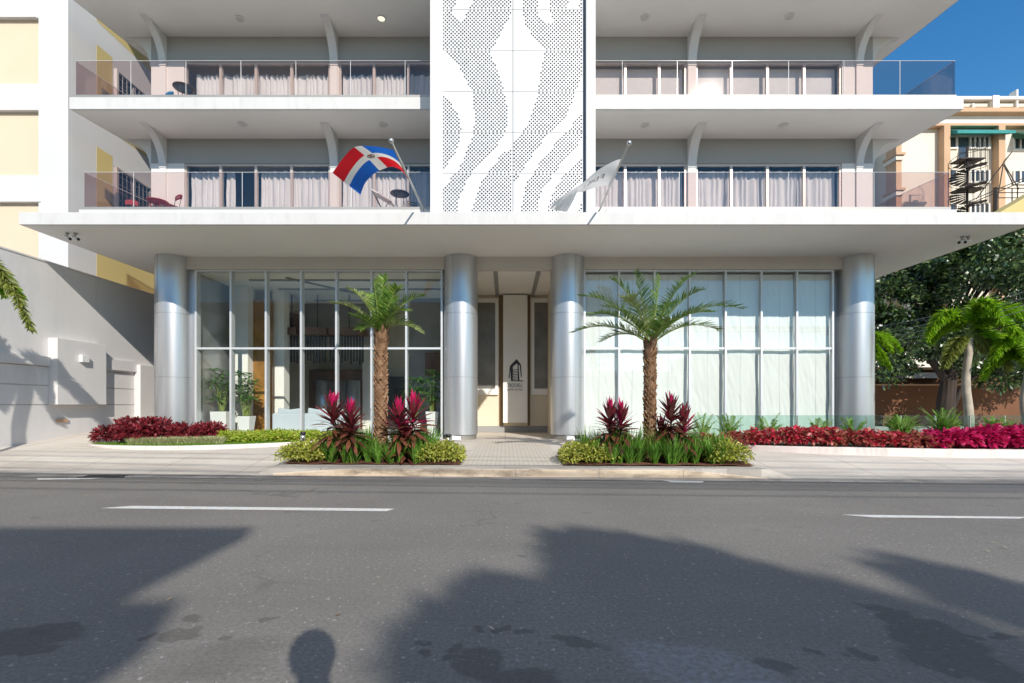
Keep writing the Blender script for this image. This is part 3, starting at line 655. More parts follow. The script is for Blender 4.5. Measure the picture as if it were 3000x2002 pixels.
# recess back wall, frames, sign board
YR = 20.9
H(MB().box(-1.22, 1.85, YR, YR + .1, .34, 6.6), 'recess_back_wall', M['cream'])
H(MB().box(-1.22, 1.85, YF + .2, YR, 6.34, 6.42), 'recess_ceiling', M['int_white'])
mb = MB(); mb.box(-.42, -.27, YF + .25, YR - .02, 6.28, 6.337); mb.box(1.12, 1.27, YF + .25, YR - .02, 6.28, 6.337); H(mb, 'ceiling_strip', M['int_grey'])
H(MB().box(-1.22, 1.85, YR - .02, YR - .002, .34, .62), 'skirting_board', M['int_grey'])
for xa, xb in ((-1.215, X(1460, YR)), (X(1556, YR), 1.845)):
    z0, z1 = Z(1157, YR), Z(876, YR)
    fr = H(MB().box(xa, xb, YR - .12, YR - .003, z0, z1), 'wall_frame', M['int_white'])
    if xa < 0: xi, xj = xa + .002, X(1451, YR)
    else: xi, xj = X(1565, YR), xb - .002
    MB().box(xi, xj, YR - .135, YR - .121, Z(1139, YR), Z(889, YR)).build('stone_panel', M['stonegrey'], fr)
H(MB().box(X(1460, YR) + .03, X(1474, YR), YR - .03, YR - .004, .63, 6.33).box(X(1546, YR), X(1555, YR) - .03, YR - .03, YR - .004, .63, 6.33), 'brown_strip', mat('brown_strip', (0.20, 0.13, 0.06), 0.6))
YS = YR - .35
sx0, sx1, sz0 = X(1474, YS), X(1545, YS), Z(1239, YS)
sg = H(MB().box(sx0, sx1, YS, YR - .035, sz0, 6.27), 'sign_board', M['int_white'])
# emblem on the board: tower drawn in strokes
mb = MB(); ys = YS - .012
def pq(pts): mb.prism([(X(a, YS), ys, Z(b_, YS)) for a, b_ in pts], (0, .010, 0))
def sc2(l): return [(1460 + a / 11.2, 1030 + b_ / 11.2) for a, b_ in l]
pq(sc2([(380,480),(470,380),(600,250),(740,430),(745,480),(640,430),(600,400),(480,500),(470,960),(415,960)]))
pq(sc2([(625,430),(660,440),(690,960),(640,960)]))
pq(sc2([(415,950),(810,955),(810,985),(415,975)]))
for k in range(7): pq(sc2([(470, 600 + k*52), (635, 585 + k*52), (635, 600 + k*52), (470, 622 + k*52)]))
pq(sc2([(700,450),(745,470),(770,840),(740,830)])); pq(sc2([(375,500),(395,500),(370,880),(335,870)]))
mb.build('tower_emblem', M['letter'], sg)
def text(body, x0, x1, zc, h, y, parent, m, name, rotx=math.pi / 2):
    cu = bpy.data.curves.new(name, 'FONT'); cu.body = body; cu.size = 1; cu.extrude = .01; cu.align_x = 'CENTER'; cu.align_y = 'CENTER'
    t = bpy.data.objects.new('tmp', cu); C.objects.link(t); dg = bpy.context.evaluated_depsgraph_get()
    me = bpy.data.meshes.new_from_object(t.evaluated_get(dg)); bpy.data.objects.remove(t)
    ws = max(v.co.x for v in me.vertices) - min(v.co.x for v in me.vertices); hs = max(v.co.y for v in me.vertices) - min(v.co.y for v in me.vertices)
    cx0 = (max(v.co.x for v in me.vertices) + min(v.co.x for v in me.vertices)) / 2; cy0 = (max(v.co.y for v in me.vertices) + min(v.co.y for v in me.vertices)) / 2
    o0 = ORG.get(parent, Vector((0, 0, 0)))
    for v in me.vertices:
        x = (v.co.x - cx0) / ws * (x1 - x0) + (x0 + x1) / 2; z = (v.co.y - cy0) / hs * h + zc; yy = y - (.004 if v.co.z > 0 else 0)
        v.co = ((x - o0.x) * S, (yy - o0.y) * S, (z - o0.z) * S)
    me.materials.append(m); o = bpy.data.objects.new(name, me); C.objects.link(o); o.parent = parent; return o
text("D'ROCHELL", X(1484.5, YS), X(1531, YS), Z(1129, YS), 11 * YS / F, YS - .004, sg, M['letter'], 'sign_lettering')
text("SUITE HOTEL", X(1485, YS), X(1532, YS), Z(1142, YS), 5 * YS / F, YS - .004, sg, M['letter'], 'sign_lettering')

# perforated tower
YT = 13.95
H(MB().box(-2.19, -1.82, YT, YF - .004, 7.112, 18.19), 'tower_pilaster', M['white']); H(MB().box(2.37, 2.64, YT, YF - .004, 7.112, 18.19), 'tower_pilaster', M['white'])
H(MB().box(-1.818, 2.368, 14.45, 14.5, 7.112, 18.19), 'tower_recess', M['darkgap'])
def cr(pts, oy=0): return [(1280 + a / 4.752, oy + b_ / 4.752) for a, b_ in pts]
U = [(0, 0)]
regA = cr([(70,-60),(1060,-60),(1050,0),(1040,150),(1000,260),(920,400),(850,540),(780,660),(740,705),(70,705)])
gapA = cr([(278,-60),(278,0),(262,95),(222,150),(208,215),(260,240),(335,290),(385,260),(420,190),(470,100),(520,0),(545,-60)])
regB = cr([(100,705),(150,730),(250,850),(330,960),(380,1090),(430,1180),(490,1260),(510,1340),(520,1568)]) + cr([(530,0),(515,250),(480,370),(430,500),(370,650),(300,790),(220,880),(150,980),(70,1110),(70,1400),(280,1400),(285,1290),(320,1170),(370,1060),(420,950),(490,830),(600,710),(700,600),(830,480),(900,370),(945,280),(985,160),(990,0)], 330) + cr([(985,1568),(980,1500),(960,1370),(930,1250),(900,1150),(850,1010),(780,830),(740,705)])
regC = cr([(70,1330),(150,1400),(210,1465),(270,1560)]) + cr([(285,20),(318,110),(335,240),(335,300),(315,420),(265,540),(195,650),(135,740),(70,790)], 330)
regD = cr([(1185,-60),(1185,100),(1210,230),(1225,320),(1285,430),(1345,520),(1435,610),(1495,680),(1510,705),(1470,860),(1450,1000),(1425,1180),(1410,1280),(1380,1420),(1330,1568)]) + cr([(1325,20),(1255,170),(1185,290),(1080,420),(1010,500),(900,590),(820,690),(750,800),(650,910),(600,1030),(550,1180),(470,1400),(1062,1400),(1062,1010),(1130,910),(1195,800),(1295,640),(1405,500),(1495,370),(1610,260),(1705,170),(1810,30)], 330) + cr([(1815,1568),(1870,1460),(1910,1370),(1945,1260),(1985,1150),(2010,1060),(2010,-60)])
gapD1 = cr([(1412,-60),(1412,0),(1400,95),(1385,140),(1405,200),(1440,250),(1510,310),(1580,330),(1620,290),(1600,210),(1560,120),(1560,0),(1570,-60)])
gapD2 = cr([(1850,-60),(1835,50),(1790,140),(1880,140),(1960,140),(1985,50),(1985,-60)])
regE = cr([(2010,10),(1900,145),(1815,260),(1740,310),(1655,430),(1555,550),(1435,690),(1375,780),(1325,870),(1245,980),(1215,1120),(1185,1250),(1175,1400),(1395,1400),(1415,1220),(1455,1110),(1515,1010),(1600,900),(1665,800),(1755,690),(1855,570),(1945,470),(2010,390)], 330)
regF = cr([(2010,630),(1900,740),(1815,830),(1735,920),(1675,1010),(1615,1130),(1565,1260),(1540,1400),(1720,1400),(1790,1190),(1880,1070),(2010,960)], 330)
regG = cr([(2010,1270),(1950,1400),(2010,1400)], 330)
def inside(p, poly):
    x, y = p; c = False; n = len(poly); j = n - 1
    for i in range(n):
        xi, yi = poly[i]; xj, yj = poly[j]
        if (yi > y) != (yj > y) and x < (xj - xi) * (y - yi) / (yj - yi) + xi: c = not c
        j = i
    return c
def dot_at(p):
    if inside(p, gapA) or inside(p, gapD1) or inside(p, gapD2): return False
    return any(inside(p, q) for q in (regA, regB, regC, regD, regE, regF, regG))
YP = 14.05
rows = [628, 508, 388, 269, 149, 28.5, -92]
screen = H(MB().box(-1.81, 2.36, YP + .06, YP + .09, 7.114, 18.1), 'screen_backing', M['darkgap'])
for r_ in range(6):
    for c_, (pa, pb) in enumerate(((1297.5, 1502), (1503.6, 1707))):
        za, zb = Z(rows[r_] - .7, YP), Z(rows[r_+1] + .7, YP); xa, xb = X(pa, YP), X(pb, YP)
        if r_ == 0: za = 7.114
        mb = MB().box(xa, xb, YP, YP + .03, za, zb)
        k0 = 0
        py = rows[r_+1] + 4; row = 0
        while py < rows[r_] - 2:
            px = 1299.5 + (5.6 if row % 2 else 0)
            while px < 1707:
                if pa + 1.5 < px < pb - 1.5 and dot_at((px, py)):
                    cx, cz = X(px, YP), Z(py, YP); rr = .0262 * (1 + jit(.08))
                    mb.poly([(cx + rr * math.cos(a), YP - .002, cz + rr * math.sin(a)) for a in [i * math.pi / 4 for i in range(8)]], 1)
                px += 11.2
            py += 5.55; row += 1
        mb.build('perforated_panel', [M['panel'], M['hole']], screen)
for zt in (Z(-92, YP),):
    mb = MB().box(X(1297.5, YP), X(1707, YP), YP, YP + .03, zt + .01, 18.1); mb.build('perforated_panel', M['panel'], screen)

# downlights, cameras
def downlight(px, py, zs, on, label):
    Y = (zs - CZ) * F / (CY - py); x = X(px, Y)
    t = thing('recessed_downlight', (x, Y, zs - .012), label, 'downlight', 'round downlights in the balcony soffits')
    MB().lathe([(.15, zs - .004), (.15, zs - .03), (.125, zs - .034), (.12, zs - .012), (.01, zs - .012)], x, Y, 24).build('rim', M['pot'], t, True)
    MB().lathe([(.118, zs - .006), (.118, zs - .016)], x, Y, 20).build('lens', M['light_on'] if on else M['light_off'], t)
for px, py, zs, on, lb in ((703,54,14.54,0,'unlit round downlight above the teal table, top soffit'),(1117,54,14.54,1,'the lit round downlight beside the tower, top soffit'),(1889,50,14.54,0,'unlit downlight just right of the perforated tower, top soffit'),(2313,48,14.54,0,'unlit downlight nearest the blue sky, top soffit'),
                           (710,364,10.94,0,'unlit downlight over the red table, lower soffit'),(1122,365,10.94,0,'unlit downlight above the red and blue flag, lower soffit'),(1889,367,10.94,0,'unlit downlight above the pale flag, lower soffit'),(2294,367,10.94,0,'unlit downlight nearest the orange building, lower soffit')):
    downlight(px, py, zs, on, lb)
def seccam(px, py, flip, label):
    zs = 6.745; Y = (zs - CZ) * F / (CY - py); x = X(px, Y)
    t = thing('security_camera', (x, Y, zs), label, 'security camera', 'cameras under the canopy')
    MB().lathe([(.05, zs), (.05, zs - .03), (.018, zs - .035), (.018, zs - .12)], x, Y, 12).build('bracket', M['channel'], t, True)
    d = Vector((.85 * flip, -.3, -.45)).normalized(); p = Vector((x, Y, zs - .13))
    MB().tube([p - d * .1, p + d * .14], .045, 12).build('camera_body', M['pot'], t, True)
    MB().tube([p + d * .141, p + d * .165], .04, 12).build('lens', M['black'], t, True)
seccam(197, 683, 1, 'outer bullet camera under the left canopy corner'); seccam(221, 684, 1, 'inner bullet camera under the left canopy corner')
seccam(2818, 694, -1, 'inner bullet camera under the right canopy corner'); seccam(2836, 693, -1, 'outer bullet camera under the right canopy corner')
seccam(1504, 866, -1, 'small camera above the hotel sign board in the entrance')

# ================================================================ balcony furniture
def table(px, py, zf, dia, m, label):
    zt = zf + .90; Y = (zt - CZ) * F / (CY - py); x = X(px, Y)
    t = thing('round_table', (x, Y, zf), label, 'table', 'round metal balcony tables')
    mb = MB().lathe([(dia/2, zt - .03), (dia/2 + .008, zt - .015), (dia/2, zt)], x, Y, 32); mb.build('rim', M['bronze'] if m != M['red_metal'] else m, t, True)
    MB().lathe([(dia/2 - .09, zt - .036), (dia/2 - .09, zt - .031)], x, Y, 28).build('table_top', m, t)
    for k in range(4):
        a = math.pi/4 + k * math.pi/2
        MB().bar((x + .6*dia/2*math.cos(a), Y + .6*dia/2*math.sin(a), zt - .03), (x + .75*dia/2*math.cos(a + .9), Y + .75*dia/2*math.sin(a + .9), zf + .01), .012).build('leg', M['bronze'] if m != M['red_metal'] else m, t)
table(540, 258, 11.32, .66, M['teal_tab'], 'round teal topped table on the upper left balcony')
table(462, 590, 7.75, .66, M['red_metal'], 'round red metal table on the lower left balcony')
table(1171, 567, 7.75, .62, M['bronze'], 'round dark bronze table beside the flag pole, lower balcony')
def chair(px, Y, zf, rot, m, m2, label, solid=True, sc=1.0):
    x = X(px, Y)
    t = thing('bistro_chair', (0, 0, 0), label, 'chair', 'metal bistro chairs on the balconies')
    h = .52
    mb = MB()
    for k in range(5): mb.box(-.24, .24, -.22 + k*.092, -.22 + k*.092 + .07, h, h + .022)
    mb.build('seat', m, t)
    for sx in (-1, 1):
        MB().bar((sx*.22, -.2, h), (sx*.22, .24, 0), .013).build('leg', m2, t); MB().bar((sx*.23, .24, h), (sx*.23, -.22, 0), .013).build('leg', m2, t)
        MB().bar((sx*.22, .22, h), (sx*.22, .32, h + .62), .013).build('back_post', m2, t)
    mb = MB()
    if solid:
        n = 10; top = []; bot = []
        for i in range(n + 1):
            u = i / n; xx = lerp(-.27, .27, u); zz = .06 * math.sin(math.pi * u)
            top.append((xx, .31, h + .64 + zz)); bot.append((xx, .30, h + .42 + zz * .6))
        mb.prism(top + bot[::-1], (0, .02, 0))
        if m is M['red_metal']:
            for q in (-.09, 0, .09):
                mb.poly([(q + .035*math.cos(a), .299, h + .565 + .03*math.sin(a)) for a in [i*math.pi/4 for i in range(8)]], 1)
    else:
        for k in range(4): mb.box(-.22, .22, .29, .31, h + .22 + k*.11, h + .27 + k*.11)
    mb.build('backrest', [m, M['champagne']], t)
    t.location = (x * S, Y * S, zf * S); t.rotation_euler = (0, 0, rot); t.scale = (sc, sc, sc)
chair(503, 15.85, 7.75, R(-25), M['red_metal'], M['bronze'], 'red chair with carved curved backrest right of the red table', True, .7)
chair(393, 16.6, 7.75, R(200), M['red_metal'], M['bronze'], 'dark red chair at the outer left end of the lower balcony', True, .68)
chair(480, 15.9, 11.32, R(-15), M['blue_fab'], M['bronze'], 'chair with bright blue backrest on the upper left balcony', True, .64)
chair(602, 16.4, 11.32, R(40), M['bronze'], M['bronze'], 'dark slatted chair right of the teal table', False, .8)
chair(1214, 16.4, 7.75, R(30), M['bronze'], M['bronze'], 'dark slatted chair between bronze table and flag pole base', False, .75)
t = thing('deck_lounger', (X(1118, 16.1), 16.1, 7.75), 'pale sling lounger behind the red and blue flag, lower balcony', 'lounger')
xx = X(1118, 16.1)
MB().prism([(xx - .3, 15.9, 8.75), (xx + .35, 15.9, 8.38), (xx + .35, 15.9, 8.33), (xx - .3, 15.9, 8.70)], (0, .5, 0)).build('sling', M['curtain'], t)
for dy in (15.92, 16.38): MB().bar((xx - .28, dy, 8.7), (xx + .2, dy, 7.76), .014).build('leg', M['bronze'], t); MB().bar((xx + .33, dy, 8.34), (xx - .1, dy, 7.76), .014).build('leg', M['bronze'], t)

# ================================================================ flags
def flag_curve(pts, u):
    k = u * (len(pts) - 1); i = min(int(k), len(pts) - 2); f = k - i
    p0 = pts[max(i-1, 0)]; p1 = pts[i]; p2 = pts[i+1]; p3 = pts[min(i+2, len(pts)-1)]
    return tuple(.5 * (2*b_ + (c-a)*f + (2*a - 5*b_ + 4*c - d)*f*f + (-a + 3*b_ - 3*c + d)*f**3) for a, b_, c, d in zip(p0, p1, p2, p3))
def pole(base, tip, label):
    t = thing('flag_pole', base, label, 'flag pole', 'flag poles leaning out over the canopy')
    b_, e = Vector(base), Vector(tip)
    MB().tube([b_, b_.lerp(e, .5), e], [.030, .026, .02], 14).build('pole', M['polewhite'], t, True)
    q = [(.001, -.055)] + [(.055 * math.cos(a), .055 * math.sin(a)) for a in [(-75 + i * 15) * math.pi / 180 for i in range(11)]] + [(.001, .055)]
    MB().lathe([(r, e.z + z) for r, z in q], e.x, e.y - .04, 18).build('ball_finial', M['steel'], t, True)
    MB().box(b_.x - .07, b_.x + .07, b_.y - .07, b_.y + .07, 7.112, 7.14).box(b_.x - .035, b_.x + .035, b_.y - .04, b_.y + .04, 7.14, b_.z + .03).build('mounting_bracket', M['steel'], t)
    MB().tube([(b_.x + .05, b_.y, 7.3), (b_.x + .16, b_.y + .02, 7.36), (b_.x + .27, b_.y + .1, 7.5)], .008, 6).build('guy_wire', M['steel'], t)
pz = 7.4
pole((-2.44, 14.4, 7.4), (X(1147, 10.6), 10.6, 7.38), 'silver pole carrying the red, white and blue flag')
pole((2.84, 14.4, 7.4), (X(1842, 10.65), 10.65, 7.36), 'silver pole carrying the pale grey flag')
top = [(1153,440),(1112,431),(1066,428),(1034,434),(1004,465),(974,507)]
bot = [(1196,529),(1178,502),(1149,489),(1125,495),(1095,510),(1070,537),(1056,571)]
fl = thing('national_flag', P3(1153, 440, 11.1), 'red, white and blue quartered flag with white cross and small crest', 'flag')
def flagpt(u, v):
    a = flag_curve(top, u); b_ = flag_curve(bot, u)
    px = lerp(a[0], b_[0], v); py = lerp(a[1], b_[1], v) - 5 * math.sin(math.pi * v) * math.sin(math.pi * min(1, u * 1.2))
    Y = lerp(11.1, 12.35, v) + .12 * math.sin(u * 7 + v * 2.5) * u - .35 * u
    return P3(px, py, Y)
def flagmat(u, v):
    if .425 < u < .575 and .40 < v < .60:
        du, dv = (u - .5) / .06, (v - .5) / .085
        r2 = du * du + dv * dv
        if r2 < 1:
            if abs(du) < .5 and -.7 < dv < .5: return 4 if (abs(du) < .14 or abs(dv + .1) < .18) else (1 if (du > 0) == (dv > -.1) else 0)
            return 3 if r2 > .45 and dv > -.8 else 2
    if .425 < u < .575 or .41 < v < .59: return 2
    return (1 if v < .5 else 0) if u < .5 else (0 if v < .5 else 1)
o = MB().grid(flagpt, 120, 80, flagmat).build('flag_cloth', [M['f_red'], M['f_blue'], M['f_white'], M['f_green'], M['f_gold']], fl, True)
top2 = [(1822,465),(1798,473),(1764,491),(1741,507),(1712,532),(1690,548),(1652,571),(1626,591),(1610,613)]
bot2 = [(1790,542),(1768,545),(1743,550),(1722,557),(1703,564),(1690,566),(1681,585),(1669,607),(1660,622)]
fl2 = thing('hotel_flag', P3(1822, 465, 11.2), 'pale grey flag with dark lettering blown against the perforated screen', 'flag')
def flagpt2(u, v):
    a = flag_curve(top2, u); b_ = flag_curve(bot2, u)
    px = lerp(a[0], b_[0], v); py = lerp(a[1], b_[1], v)
    Y = lerp(11.2, 12.45, v) + .10 * math.sin(u * 9 + v * 5) + (.10 * math.sin(v * 22) * max(0, u - .55) * 2) + .6 * u
    return P3(px, py, Y)
MB().grid(flagpt2, 90, 50).build('flag_cloth', M['f_pale'], fl2, True)
# lettering strokes lying on the cloth
mb = MB()
def stroke(u0, v0, u1, v1, wd=.035):
    n = 4
    for i in range(n):
        a0, a1 = i / n, (i + 1) / n
        q = [flagpt2(lerp(u0, u1, a0), lerp(v0, v1, a0)), flagpt2(lerp(u0, u1, a1), lerp(v0, v1, a1)), flagpt2(lerp(u0, u1, a1) + wd*.4, lerp(v0, v1, a1) + wd), flagpt2(lerp(u0, u1, a0) + wd*.4, lerp(v0, v1, a0) + wd)]
        mb.poly([p + Vector((0, -.015, -.012)) for p in q])
for st in ((.18,.42,.18,.62),(.18,.42,.22,.42),(.18,.52,.22,.52),(.25,.42,.25,.62),(.25,.62,.29,.62),(.25,.52,.28,.52),(.25,.42,.29,.42),(.31,.42,.31,.62),(.31,.52,.35,.52),(.35,.42,.35,.62),(.38,.42,.38,.62),(.38,.42,.42,.44),(.38,.62,.42,.60),(.45,.45,.48,.45),(.45,.60,.48,.60)): stroke(*st, wd=.03)
mb.build('flag_lettering', M['letter'], fl2)

# ================================================================ bollards, spot fittings
def bollard(px, pyt, Y, tilt, label):
    x = X(px, Y); zt = Z(pyt, Y); zg = ground_z(x, Y)
    t = thing('path_light', (x, Y, zg), label, 'bollard light', 'short black bollard lights in the planting beds')
    h = zt - zg
    MB().lathe([(.062, 0), (.062, h - .24)], 0, 0, 18).build('post', M['black'], t, True, loc=(0, 0, 0))
    MB().lathe([(.055, h - .24), (.055, h - .07)], 0, 0, 18).build('light_collar', M['steel'], t, True, loc=(0, 0, 0))
    MB().lathe([(.066, h - .07), (.066, h - .01), (.05, h)], 0, 0, 18).build('cap', M['black'], t, True, loc=(0, 0, 0))
    for c in t.children: c.location = (0, 0, 0)
    t.rotation_euler = (0, tilt, 0)
bollard(883, 1265, 11.9, R(4), 'leaning black bollard light in the shrub at the far left bed end'); bollard(1313, 1272, 11.8, 0, 'black bollard light left of the entrance path'); bollard(1691, 1275, 11.8, 0, 'black bollard light right of the entrance path')
for px, lab in ((1338, 'low white floor spotlight by the left entrance column'), (1673, 'low white floor spotlight by the right entrance column')):
    Y = 15.9; x = X(px, Y); zg = ground_z(x, Y)
    t = thing('floor_spotlight', (x, Y, zg), lab, 'spotlight', 'floor spotlights at the entrance columns')
    MB().box(x - .12, x + .12, Y - .08, Y + .08, zg, zg + .03).build('base', M['channel'], t)
    bevel(MB().prism([(x - .15, Y - .07, zg + .06), (x + .15, Y - .07, zg + .05), (x + .13, Y - .02, zg + .17), (x - .16, Y - .02, zg + .20)], (0, .14, 0)).build('lamp_housing', M['pot'], t), .01)

# ================================================================ boundary wall and neighbours
XW = -14.4
bw = thing('boundary_wall', (XW, 15, .4), 'tall light grey boundary wall left of the hotel with recessed service boxes', 'wall')
MB().box(XW - .35, XW, 9.2, 27, 0, 6.02).box(XW - .38, XW + .02, 9.15, 27, 6.02, 6.07).build('wall_body', M['neigh_grey'], bw)
mb = MB()
for z in (2.74, 2.15, 1.55): mb.box(XW + .001, XW + .004, 9.3, 15.05, z - .012, z + .012); mb.box(XW + .001, XW + .004, 16.95, 18.55, z - .012, z + .012)
mb.build('wall_groove', M['channel'], bw)
MB().box(XW + .001, XW + .10, 12.0, 15.04, 2.76, 3.05).build('wall_ledge', M['neigh_grey'], bw)
bevel(MB().box(XW + .001, XW + .30, 15.05, 16.9, 1.55, 3.66).build('service_box', M['neigh_grey'], bw), .01)
bevel(MB().box(XW + .001, XW + .24, 18.55, 20.3, .4, 3.1).build('wall_pier', M['neigh_grey'], bw), .01)
MB().box(XW + .001, XW + .1, 16.9, 18.54, 2.82, 3.2).build('wall_ledge', M['neigh_grey'], bw)
MB().box(XW + .001, XW + .05, 20.4, 20.9, .5, 3.3).build('recess_door', M['bronze'], bw)
MB().box(XW + .02, XW + .05, 15.3, 15.7, .98, 1.08).build('hose_tap', M['far_orange'], bw)
wl = thing('wall_lamp', (XW + .3, 15.9, 3), 'small square white lamp on the grey boundary wall', 'wall lamp')
bevel(MB().box(XW + .301, XW + .42, 15.80, 16.08, 2.96, 3.2).build('lamp_housing', M['pot'], wl), .012)
MB().box(XW + .33, XW + .40, 15.84, 16.04, 2.945, 2.959).build('lens', M['light_off'], wl)

XN, YN = -14.95, 16.35
nb = thing('apartment_building', (XN, YN, 0), 'white apartment building at the left with peach and yellow recessed panels', 'building')
mb = MB().box(-26, XN, YN + .14, 36, 0, 22).box(X(113, YN), XN - .002, YN, YN + .139, .01, 21.9)
for a_, b_ in ((-60, 52), (246, 324), (514, 592), (790, 1100)): mb.box(-25.9, X(113, YN) - .002, YN, YN + .139, max(.02, Z(b_, YN)), Z(a_, YN))
mb.build('wall', M['neigh'], nb)
Yf = YN - .001
def nz(py): return Z(py, YN)
for (a, b_) in ((52, 246), (324, 514), (592, 790)):
    x1 = X(107 if a < 200 else (112 if a < 400 else 120), YN)
    MB().box(-19.0, X(113, YN) - .005, YN + .132, YN + .137, nz(b_) + .003, nz(a) - .003).build('peach_panel', M['peach'], nb)
    MB().box(-19.0, x1, YN - .03, YN - .001, nz(a), nz(a) + .035).build('panel_ledge', M['neigh'], nb)
# side face openings (plane X = XN, facing the hotel)
def side_y(px): return -XN * F / (CX - px)
for k, (zt, zb) in enumerate(((11.0, 8.1), (14.75, 11.9), (18.5, 15.6))):
    ya, yb = side_y(283), side_y(329)
    MB().box(XN + .001, XN + .006, ya, yb, zb - (0), zt).build('yellow_panel', M['yellow'], nb)
    wy0, wy1 = side_y(334), side_y(452) + .6
    MB().box(XN + .001, XN + .005, yb + .01, wy1 + 2.2, zb - 0.0, zb + .62).build('yellow_panel', M['yellow'], nb)
    zw1, zw0 = zt - .35, zb + .72
    wf = MB()
    wf.box(XN + .001, XN + .12, wy0, wy0 + .09, zw0, zw1); wf.box(XN + .001, XN + .12, wy1 - .09, wy1, zw0, zw1)
    wf.box(XN + .002, XN + .12, wy0 + .09, wy1 - .09, zw1 - .08, zw1 - .002); wf.box(XN + .002, XN + .2, wy0 - .03, wy1 + .03, zw0 - .1, zw0 - .002)
    for q in (.33, .66): wf.box(XN + .002, XN + .06, lerp(wy0, wy1, q) - .03, lerp(wy0, wy1, q) + .03, zw0 + .001, zw1 - .08)
    wo = wf.build('window', M['neigh'], nb)
    MB().box(XN + .0015, XN + .01, wy0 + .09, wy1 - .09, zw0, zw1 - .09).build('pane', M['glass_far'], wo)
    g = MB(); n = 12
    for i in range(1, n): g.bar((XN + .09, lerp(wy0 + .09, wy1 - .09, i / n), zw0), (XN + .09, lerp(wy0 + .09, wy1 - .09, i / n), zw1 - .09), .008, 4)
    for i in range(1, 6): g.bar((XN + .09, wy0 + .09, lerp(zw0, zw1, i / 6)), (XN + .09, wy1 - .09, lerp(zw0, zw1, i / 6)), .008, 4)
    g.build('window_grille', M['polewhite'], wo)
MB().box(XN + .001, XN + .006, side_y(283), 30, 6.2, 7.3).build('yellow_panel', M['yellow'], nb)
MB().box(XN + .007, XN + .06, side_y(300), 30, 7.3, 7.38).build('panel_ledge', M['neigh'], nb)

# orange and cream building at the right
YO = 30
ob = thing('corner_building', (30, YO, 0), 'cream building with orange pilasters and teal window awnings behind the palms', 'building')
def ox(px): return X(px, YO)
def oz(py): return Z(py, YO)
def OB(name, px0, px1, py0, py1, d0, d1, m, par=ob): return MB().box(ox(px0), ox(px1), YO - d1, YO - d0, oz(py1), oz(py0)).build(name, m, par)
OB('wall', 2628, 3400, 350, 960, -8, 0, M['far_cream'])
OB('attic_wall', 2640, 3400, 346, 372, -.0, .25, M['far_white'])
OB('cornice', 2610, 3400, 334, 345.8, -1, .65, M['far_orange']); OB('cornice', 2640, 3400, 372.2, 379, -.0, .4, M['far_orange'])
OB('parapet_back', 2600, 3400, 300, 333.8, -7, -5, M['yellow'])
OB('roof_beam', 2640, 3400, 291, 300, -1, .3, M['far_white']); OB('roof_beam', 2640, 3400, 307, 316, -.6, .1, M['far_cream'])
for a, b_ in ((2893, 2912), (3090, 3110)): OB('roof_pillar', a, b_, 290, 333.8, -.9, .35, M['far_white'])
for a in (2838, 2966, 3030): OB('roof_pillar', a, a + 5, 270 if a == 2966 else 310, 333.8, -.2, .25, M['far_white'])
for a, b_ in ((2747, 2765), (2905, 2924), (3080, 3100)): OB('pilaster', a, b_, 380, 960, -.1, .45, M['far_orange'])
OB('pilaster', 2614, 2630, 400, 960, -.5, .3, M['far_orange'])
for py in (458, 560, 660): OB('pilaster_capital', 2607, 2634, py, py + 7, -.6, .5, M['far_orange']); OB('pilaster_capital', 2610, 2632, py + 8, py + 20, -.6, .4, M['far_cream'])
OB('side_wing', 2540, 2613, 330, 960, -8, -2, M['far_cream'])
for py in (420, 520, 620): OB('wing_window', 2560, 2604, py, py + 60, -2.01 + 0, -1.9, M['glass_far'])
def owin(px0, px1, py0, py1, nm=3):
    f_ = MB().box(ox(px0) - .08, ox(px1) + .08, YO - .1, YO - .001, oz(py1) - .1, oz(py1) - .002)
    for i in range(nm + 1):
        xx_ = lerp(ox(px0), ox(px1), i / nm); f_.box(xx_ - .05, xx_ + .05, YO - .09, YO - .002, oz(py1), oz(py0))
    f_ = f_.build('window', M['far_white'], ob)
    MB().box(ox(px0), ox(px1), YO - .03, YO - .003, oz(py1) + .001, oz(py0)).build('pane', M['glass_far'], f_)
for py0, py1 in ((404, 434), (500, 533), (598, 640), (700, 740)):
    owin(2768, 2800, py0, py1, 1); owin(2840, 2895, py0, py1, 4); owin(2929, 2941, py0, py0 + 16, 1); owin(2968, 3060, py0 + 2, py1 + 4, 5)
OB('door', 2808, 2836, 404, 470, .0, .04, M['glass_far'])
def awning(px0, px1, py0, py1, m):
    mb = MB(); a, b_ = ox(px0), ox(px1)
    mb.prism([(a, YO - .002, oz(py0)), (a, YO - .8, oz(py1) - .25), (a, YO - .8, oz(py1) - .42), (a, YO - .002, oz(py1) - .1)], (b_ - a, 0, 0)); mb.build('awning', m, ob)
awning(2770, 2937, 380, 392, M['teal']); awning(2966, 3080, 388, 404, M['green_canvas'])
# spiral stair and truss
st = thing('spiral_staircase', (ox(2836), YO - 2.4, 8), 'dark iron spiral staircase winding up the cream building behind the palms', 'staircase')
yc = YO - 2.6; xc = X(2834, yc); yy = YO - 2.6
MB().bar((xc, yc, 2), (xc, yc, Z(430, yc)), .055, 8).build('centre_pole', M['rust'], st)
tr_ = MB(); rl = MB(); n = 64; zlo, zhi = Z(700, yc), Z(470, yc); prev = None
for i in range(n):
    a = i * .42; z = lerp(zlo, zhi, i / n); r = .82
    p0 = Vector((xc, yc, z)); p1 = Vector((xc + r*math.cos(a), yc + r*math.sin(a), z)); p2 = Vector((xc + r*math.cos(a + .4), yc + r*math.sin(a + .4), z))
    tr_.prism([p0, p1, p2], (0, 0, .035)); rl.bar(p1, p1 + Vector((0, 0, .9)), .011, 4)
    if prev is not None: rl.bar(prev + Vector((0,0,.9)), p1 + Vector((0, 0, .9)), .018, 4)
    prev = p1
